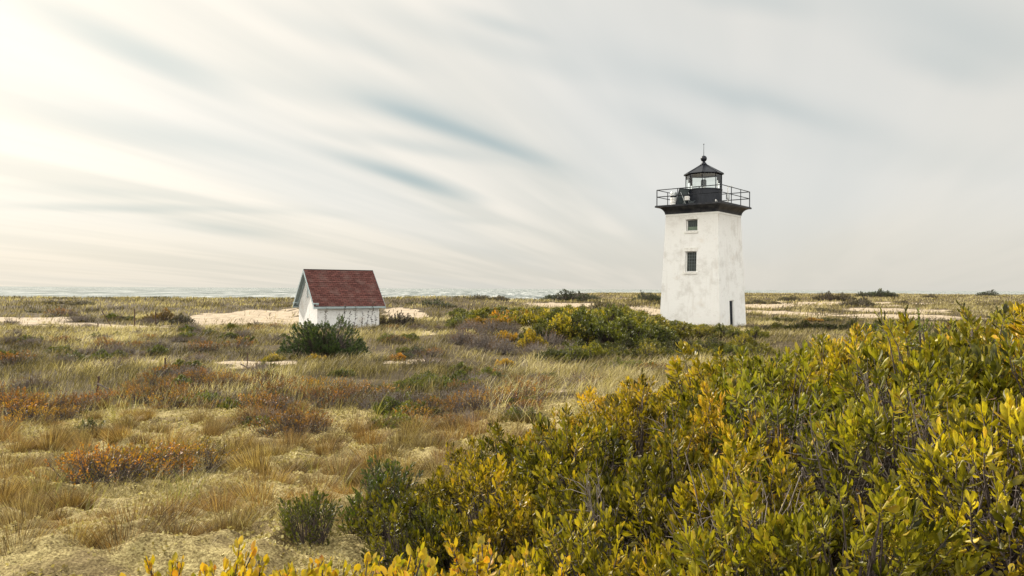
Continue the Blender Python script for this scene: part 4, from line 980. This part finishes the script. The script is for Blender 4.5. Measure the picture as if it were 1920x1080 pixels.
while k_ < 150:
    d = 12.5 + 48 * rsc.rand() ** 1.3; px = rsc.uniform(0, 1300 if d > 17 else 1000); x, y = at(px, d)
    if sand_mask(np.array([x]), np.array([y]))[0] > .2 or (abs(px - 630) < 95 and d < 50) or (px > 1180 and d > 30) or (px > 850 and d > 26) or vnoise(x / 3, y / 4, 8) < .42: continue
    k_ += 1; j = rsc.randint(4)
    z_ = 'in the left meadow' if px < 420 else 'in the meadow before the shed' if px < 760 else 'in the middle of the dune meadow'
    nm, ms, cc, sc_ = [('dark green', MG, (.7, .8, .7), .34), ('brown', GT, (.7, .5, .4), .55), ('grey twiggy', GT, (.50, .45, .36), .6), ('rust coloured', HE, (1.0, .75, .6), 1.15)][j]
    SCL.setdefault(nm + ' scrub bush ' + z_, []).append((px, put('scrub_bush', ms, px, d, sc_ * rsc.uniform(.7, 1.25) * (1 + d / 90), 'x', 'shrub', nm + ' scrub bushes ' + z_, cc, .8, 1)))
LGL = {}
for i, (px, d, s) in enumerate([(360, 15.2, 1.1), (400, 15.6, 1.2), (430, 14.9, 1.0), (720, 17.6, 1.3), (770, 18.2, 1.5), (815, 18.6, 1.6), (860, 19.4, 1.6), (905, 20.2, 1.6), (880, 18.4, 1.3), (940, 19.6, 1.3), (745, 16.2, 1.2), (640, 21.2, 1.2), (1640, 40, 1.6),
                                (1185, 24.5, 1.5), (1225, 23.5, 1.4), (1150, 25.5, 1.3), (1290, 12.2, 1.3), (1325, 12.6, 1.4)]):
    where = ('in the grass left of the orange band' if px < 500 else 'in the dark green streak across the middle meadow' if px < 1000 else 'on the pale dune slope behind the thicket')
    LGL.setdefault(where, []).append((px, put('low_green_shrub', MG, px, d, s * .33, 'low dark green shrub %s' % where, 'shrub', 'low green shrubs ' + where, (.75, .9, .8), .8, 4, dz=-.02)))
put('small_green_shrub', SG, 585, 5.05, 1.15, 'small dark bayberry seedling just above the yellow bushes', 'shrub', None, (.8, .9, .8), 1, 1)
put('small_green_shrub', SG, 560, 5.3, .7, 'tiny green seedling left of the dark bayberry seedling', 'shrub', None, (.8, .9, .8), 1, 1)
put('small_green_shrub', SG, 700, 5.2, 1.2, 'dark leafy seedling at the left foot of the thicket', 'shrub', None, (.8, .95, .8), 1, 1)
put('small_green_shrub', SG, 740, 6.1, 1.3, 'upright seedling on the lichen left of the thicket', 'shrub', None, (.8, .95, .8), 1, 1)
put('small_green_shrub', SG, 175, 11.6, 1.3, 'little green tuft of shrub among the lichen cushions', 'shrub', None, (.8, .95, .8), .6, 1)

# ---- dry tussocks on the lichen
TU = [tussock_mesh('tussock', 400 + k, 640, .15, .34, .70, .0034, .28) for k in range(4)]
TD = [tussock_mesh('dense_tussock', 410 + k, 700, .14, .28, .85, .0034, .18, vlow=-.2) for k in range(2)]
tp = [(235, 4.75, 1.0), (40, 4.7, .9), (150, 4.8, .7), (345, 4.9, .8), (430, 5.2, .8), (480, 5.8, .9), (120, 6.2, .8), (240, 6.2, .9), (10, 6.4, .8), (370, 7.0, .9), (430, 8.4, .8), (130, 8.9, .8), (590, 6.2, .8), (680, 5.4, .8), (265, 5.15, 1.15), (330, 5.5, .9), (30, 5.2, .9), (90, 5.6, .8), (470, 6.4, .9), (330, 6.3, .7), (60, 6.7, .9), (150, 6.2, .7), (20, 7.6, 1.0), (100, 7.3, .9), (60, 8.4, 1.0), (270, 6.9, .8), (410, 6.0, .8), (520, 7.4, 1.0), (450, 7.3, .8), (600, 7.1, .9),
      (480, 8.2, 1.1), (550, 8.3, .9), (400, 7.6, .8), (640, 8.2, 1.1), (690, 8.6, 1.2), (730, 9.4, 1.2), (160, 9.6, .9), (100, 10.2, 1.1), (30, 9.8, .9), (330, 10.2, 1.3), (350, 9.6, 1.0), (190, 11.3, 1.2), (150, 10.6, 1.0), (430, 9.5, .9), (490, 10.2, 1.0),
      (560, 10.0, 1.1), (620, 9.6, 1.0), (640, 10.6, 1.1), (700, 10.4, 1.1), (760, 10.4, 1.3), (800, 9.9, 1.1), (840, 10.8, 1.3), (780, 12.0, 1.4), (720, 12.2, 1.3), (850, 12.2, 1.4), (900, 11.4, 1.2), (940, 12.4, 1.3), (670, 12.0, 1.1), (600, 12.6, 1.2), (560, 13.2, 1.2),
      (760, 8.2, 1.0), (820, 8.3, 1.0), (860, 9.2, 1.1), (930, 9.8, 1.1), (975, 10.6, 1.2), (1000, 12.0, 1.3), (700, 7.2, .9), (770, 6.9, .9), (290, 12.2, 1.1), (230, 11.0, 1.0), (240, 12.8, 1.1), (90, 12.2, 1.1), (400, 12.0, 1.0), (450, 13.2, 1.1), (500, 12.6, 1.1),
      (215, 5.5, .6), (395, 5.1, .55), (140, 5.1, .7), (560, 6.4, .6), (50, 6.0, .7), (700, 6.0, .8), (650, 6.6, .7), (10, 11.4, 1.0), (350, 8.2, .8), (190, 6.9, .7)]
TUL = {}
tp = [q for q in tp if not (150 < q[0] < 405 and 6.0 < q[1] < 8.4)]
rt_ = np.random.RandomState(31)
for k in range(110):
    d = 4.6 + 10.5 * rt_.rand() ** .8; px = rt_.uniform(-10, 640 + 32 * d)
    if not (140 < px < 420 and 5.9 < d < 8.8) and all(math.hypot((px - a) / F * d, d - b_) > .30 for a, b_, c_ in tp): tp.append((px, d, rt_.uniform(.55, 1.0)))
for i, (px, d, s) in enumerate(tp):
    ms = TU if i % 3 else TD
    z_ = 'near the bottom left corner' if (d < 7 and px < 400) else 'left of the thicket' if px > 640 else 'on the left lichen field' if px < 330 else 'in the middle of the lichen field'
    TUL.setdefault(z_, []).append((px, put('tussock', ms, px, d, s * 1.05, 'dry tan grass tussock %s' % z_, 'grass tussock', 'dry tussocks ' + z_, [(1, 1, 1), (1.2, 1.1, .95), (.85, .75, .65), (1.1, .9, .7)][RS.randint(4)], RS.uniform(.95, 1.35), 8, dz=.03)))

def relabel(d, fmt):
    for z, l in d.items():
        for i, (px, o) in enumerate(sorted(l, key=lambda a: a[0])): o['label'] = fmt % (z, nth(i))
relabel(TUL, 'dry tan grass tussock %s, %s from the left there')
relabel(LGL, 'low green shrub %s, %s from the left')
relabel(SCL, '%s, %s from the left')
relabel(HPL, 'low orange leaved shrub %s, %s from the left')

# ---- tall green-yellow beach grass clumps in the near field
BG = [tussock_mesh('beach_grass', 430 + k, 26, .06, .62, .55, .0055, .30, 'greenblade', droop=.5) for k in range(4)]
bp = [(320, 5.9, .95), (345, 6.1, 1.1), (365, 6.3, 1.0), (85, 6.6, .9), (175, 5.5, .8), (100, 5.8, .6), (640, 7.2, 1.0), (590, 8.5, .9), (830, 5.6, 1.0), (790, 5.2, .9), (860, 6.4, 1.0), (930, 7.0, .8), (1000, 8.8, 1.1), (1040, 9.6, 1.2), (980, 9.6, 1.2), (940, 10.5, 1.2),
      (1070, 10.6, 1.1), (1100, 11.6, 1.1), (230, 8.0, .7), (15, 7.0, .9), (250, 14.0, 1.3), (210, 13.4, 1.2), (560, 14.2, 1.2), (700, 13.6, 1.2), (160, 7.2, .6), (460, 5.6, .6), (880, 8.4, 1.0), (1440, 3.1, .75), (1480, 3.3, .6), (670, 5.0, .7)]
for i, (px, d, s) in enumerate(bp):
    z_ = 'in the left foreground' if px < 400 else 'in the middle of the lichen field' if px < 760 else 'at the left edge of the thicket' if px < 1200 else 'growing through the front of the thicket'
    put('beach_grass', BG, px, d, s, 'tall arching yellow green grass clump %s' % z_, 'grass clump', 'arching grass clumps ' + z_, (1, 1, 1), 1.0, 6, dz=-.02)

# ---- the grass of the dunes (nobody could count it)
def meadow():
    rs = np.random.RandomState(5); parts = []
    def batch(n, t0, t1, d0, d1, wk, hh, lean_mu, seg, dens=None, vl=0.0, vr=1.0, power=1.0):
        d = d0 + (d1 - d0) * rs.rand(n) ** power; t = rs.uniform(t0, t1, n); x = t * d; y = d
        keep = (1 - sand_mask(x, y)) * .93 + .07
        keep *= (1 - lichen_mask(x, y) * .93)
        # inside the tower, the shed and far out in the water nothing grows
        a = R_(39.4); lx = (x - 13.36) * math.cos(a) - (y - 52.18) * math.sin(a); ly = (x - 13.36) * math.sin(a) + (y - 52.18) * math.cos(a)
        keep *= ~((np.abs(lx) < 2.3) & (np.abs(ly) < 2.3))
        b = R_(34); sx = (x + 12.25) * math.cos(b) + (y - 47) * math.sin(b); sy = -(x + 12.25) * math.sin(b) + (y - 47) * math.cos(b)
        keep *= ~((sx > -.1) & (sx < 4.3) & (sy > -.1) & (sy < 3.7))
        if dens is not None: keep *= dens(x, y)
        cl_ = fbm(x / 1.1, y / 1.1, 61, 3)
        keep *= .10 + .90 * sst(cl_, .36, .56)
        m = rs.rand(n) < keep; x, y, d, cl_ = x[m], y[m], d[m], cl_[m]
        z = H(x, y); ok = z > SEA_Z + .8; x, y, z, d, cl_ = x[ok], y[ok], z[ok], d[ok], cl_[ok]; n2 = len(x)
        h = hh * rs.uniform(.5, 1.15, n2) * (.65 + .7 * cl_); az = rs.normal(0, 1.15, n2)
        ln = np.abs(rs.normal(lean_mu, .28, n2)); W = np.maximum(.003, wk * d) * rs.uniform(.7, 1.3, n2)
        tone = fbm(x / 3.2, y / 5.0, 71, 4, .65)
        v = np.clip(vl + vr * (rs.rand(n2) ** 1.4 * .75 + (tone - .42) * 2.1), 0, 1)
        parts.append(blades_mesh(np.stack([x, y, z - .03], 1), h, az, ln, rs.uniform(0, .35, n2), W, v, seg))
    notth = lambda x, y: 1 - ((x > .2) & (y < 9.5)) * (x > (y - 9.5) * -.3 - 1.5) * 1.0
    batch(60000, -.80, .80, 9.5, 24, .00055, .42, .5, 3, notth)
    batch(22000, -.05, .50, 11, 26, .00065, .50, .75, 3, vl=.35, vr=.9)                       # pale slope behind the thicket
    batch(140000, -.85, .80, 22, 60, .00052, .37, .7, 3)
    batch(90000, -.85, .85, 55, 118, .00060, .42, .45, 2, vl=-.02)
    batch(50000, .10, .85, 80, 330, .00065, .55, .4, 2, vl=.10)
    batch(46000, -.80, .14, 2.0, 13.5, .0005, .20, .7, 3, lambda x, y: .08 + 12 * lichen_mask(x, y) * (.1 + .9 * sst(fbm(x / .9, y / .9, 83, 3), .50, .62)), vl=.05)
    V, fs, v = cat(parts)
    me = mesh_np('dune_grass', V, fs, {'v': v}, mats=[M['meadow']])
    tag(link('dune_grass', me), kind='stuff'); print('grass verts', len(V))
meadow()

# ---- crumbs of reindeer lichen covering the cushions (nobody could count them)
def lichen():
    rs = np.random.RandomState(9); n = 170000
    d = 2.2 + 13.5 * rs.rand(n); x = rs.uniform(-.82, .25, n) * d
    cl_ = fbm(x / .5, d / .5, 91, 3)
    m = rs.rand(n) < lichen_mask(x, d) * (.05 + .95 * sst(cl_, .36, .5)); x, y = x[m], d[m]; z = H(x, y); n = len(x)
    d_ = unit(rs.normal(0, 1, (n, 3)) * np.array([1, 1, .5]) + np.array([0, 0, .75])); sd_ = unit(np.cross(d_, rs.normal(0, 1, (n, 3))))
    L = rs.uniform(.014, .034, n) * (.7 + .06 * y)
    lv = leaves(np.stack([x, y, z - .004], 1), d_, sd_, L, L * rs.uniform(.5, .9, n), rs.rand(n), RHOMB)
    me = mesh_np('lichen', lv[0], lv[1], {'v': lv[2]}, mats=[M['lichen']]); tag(link('lichen', me), kind='stuff')
lichen()
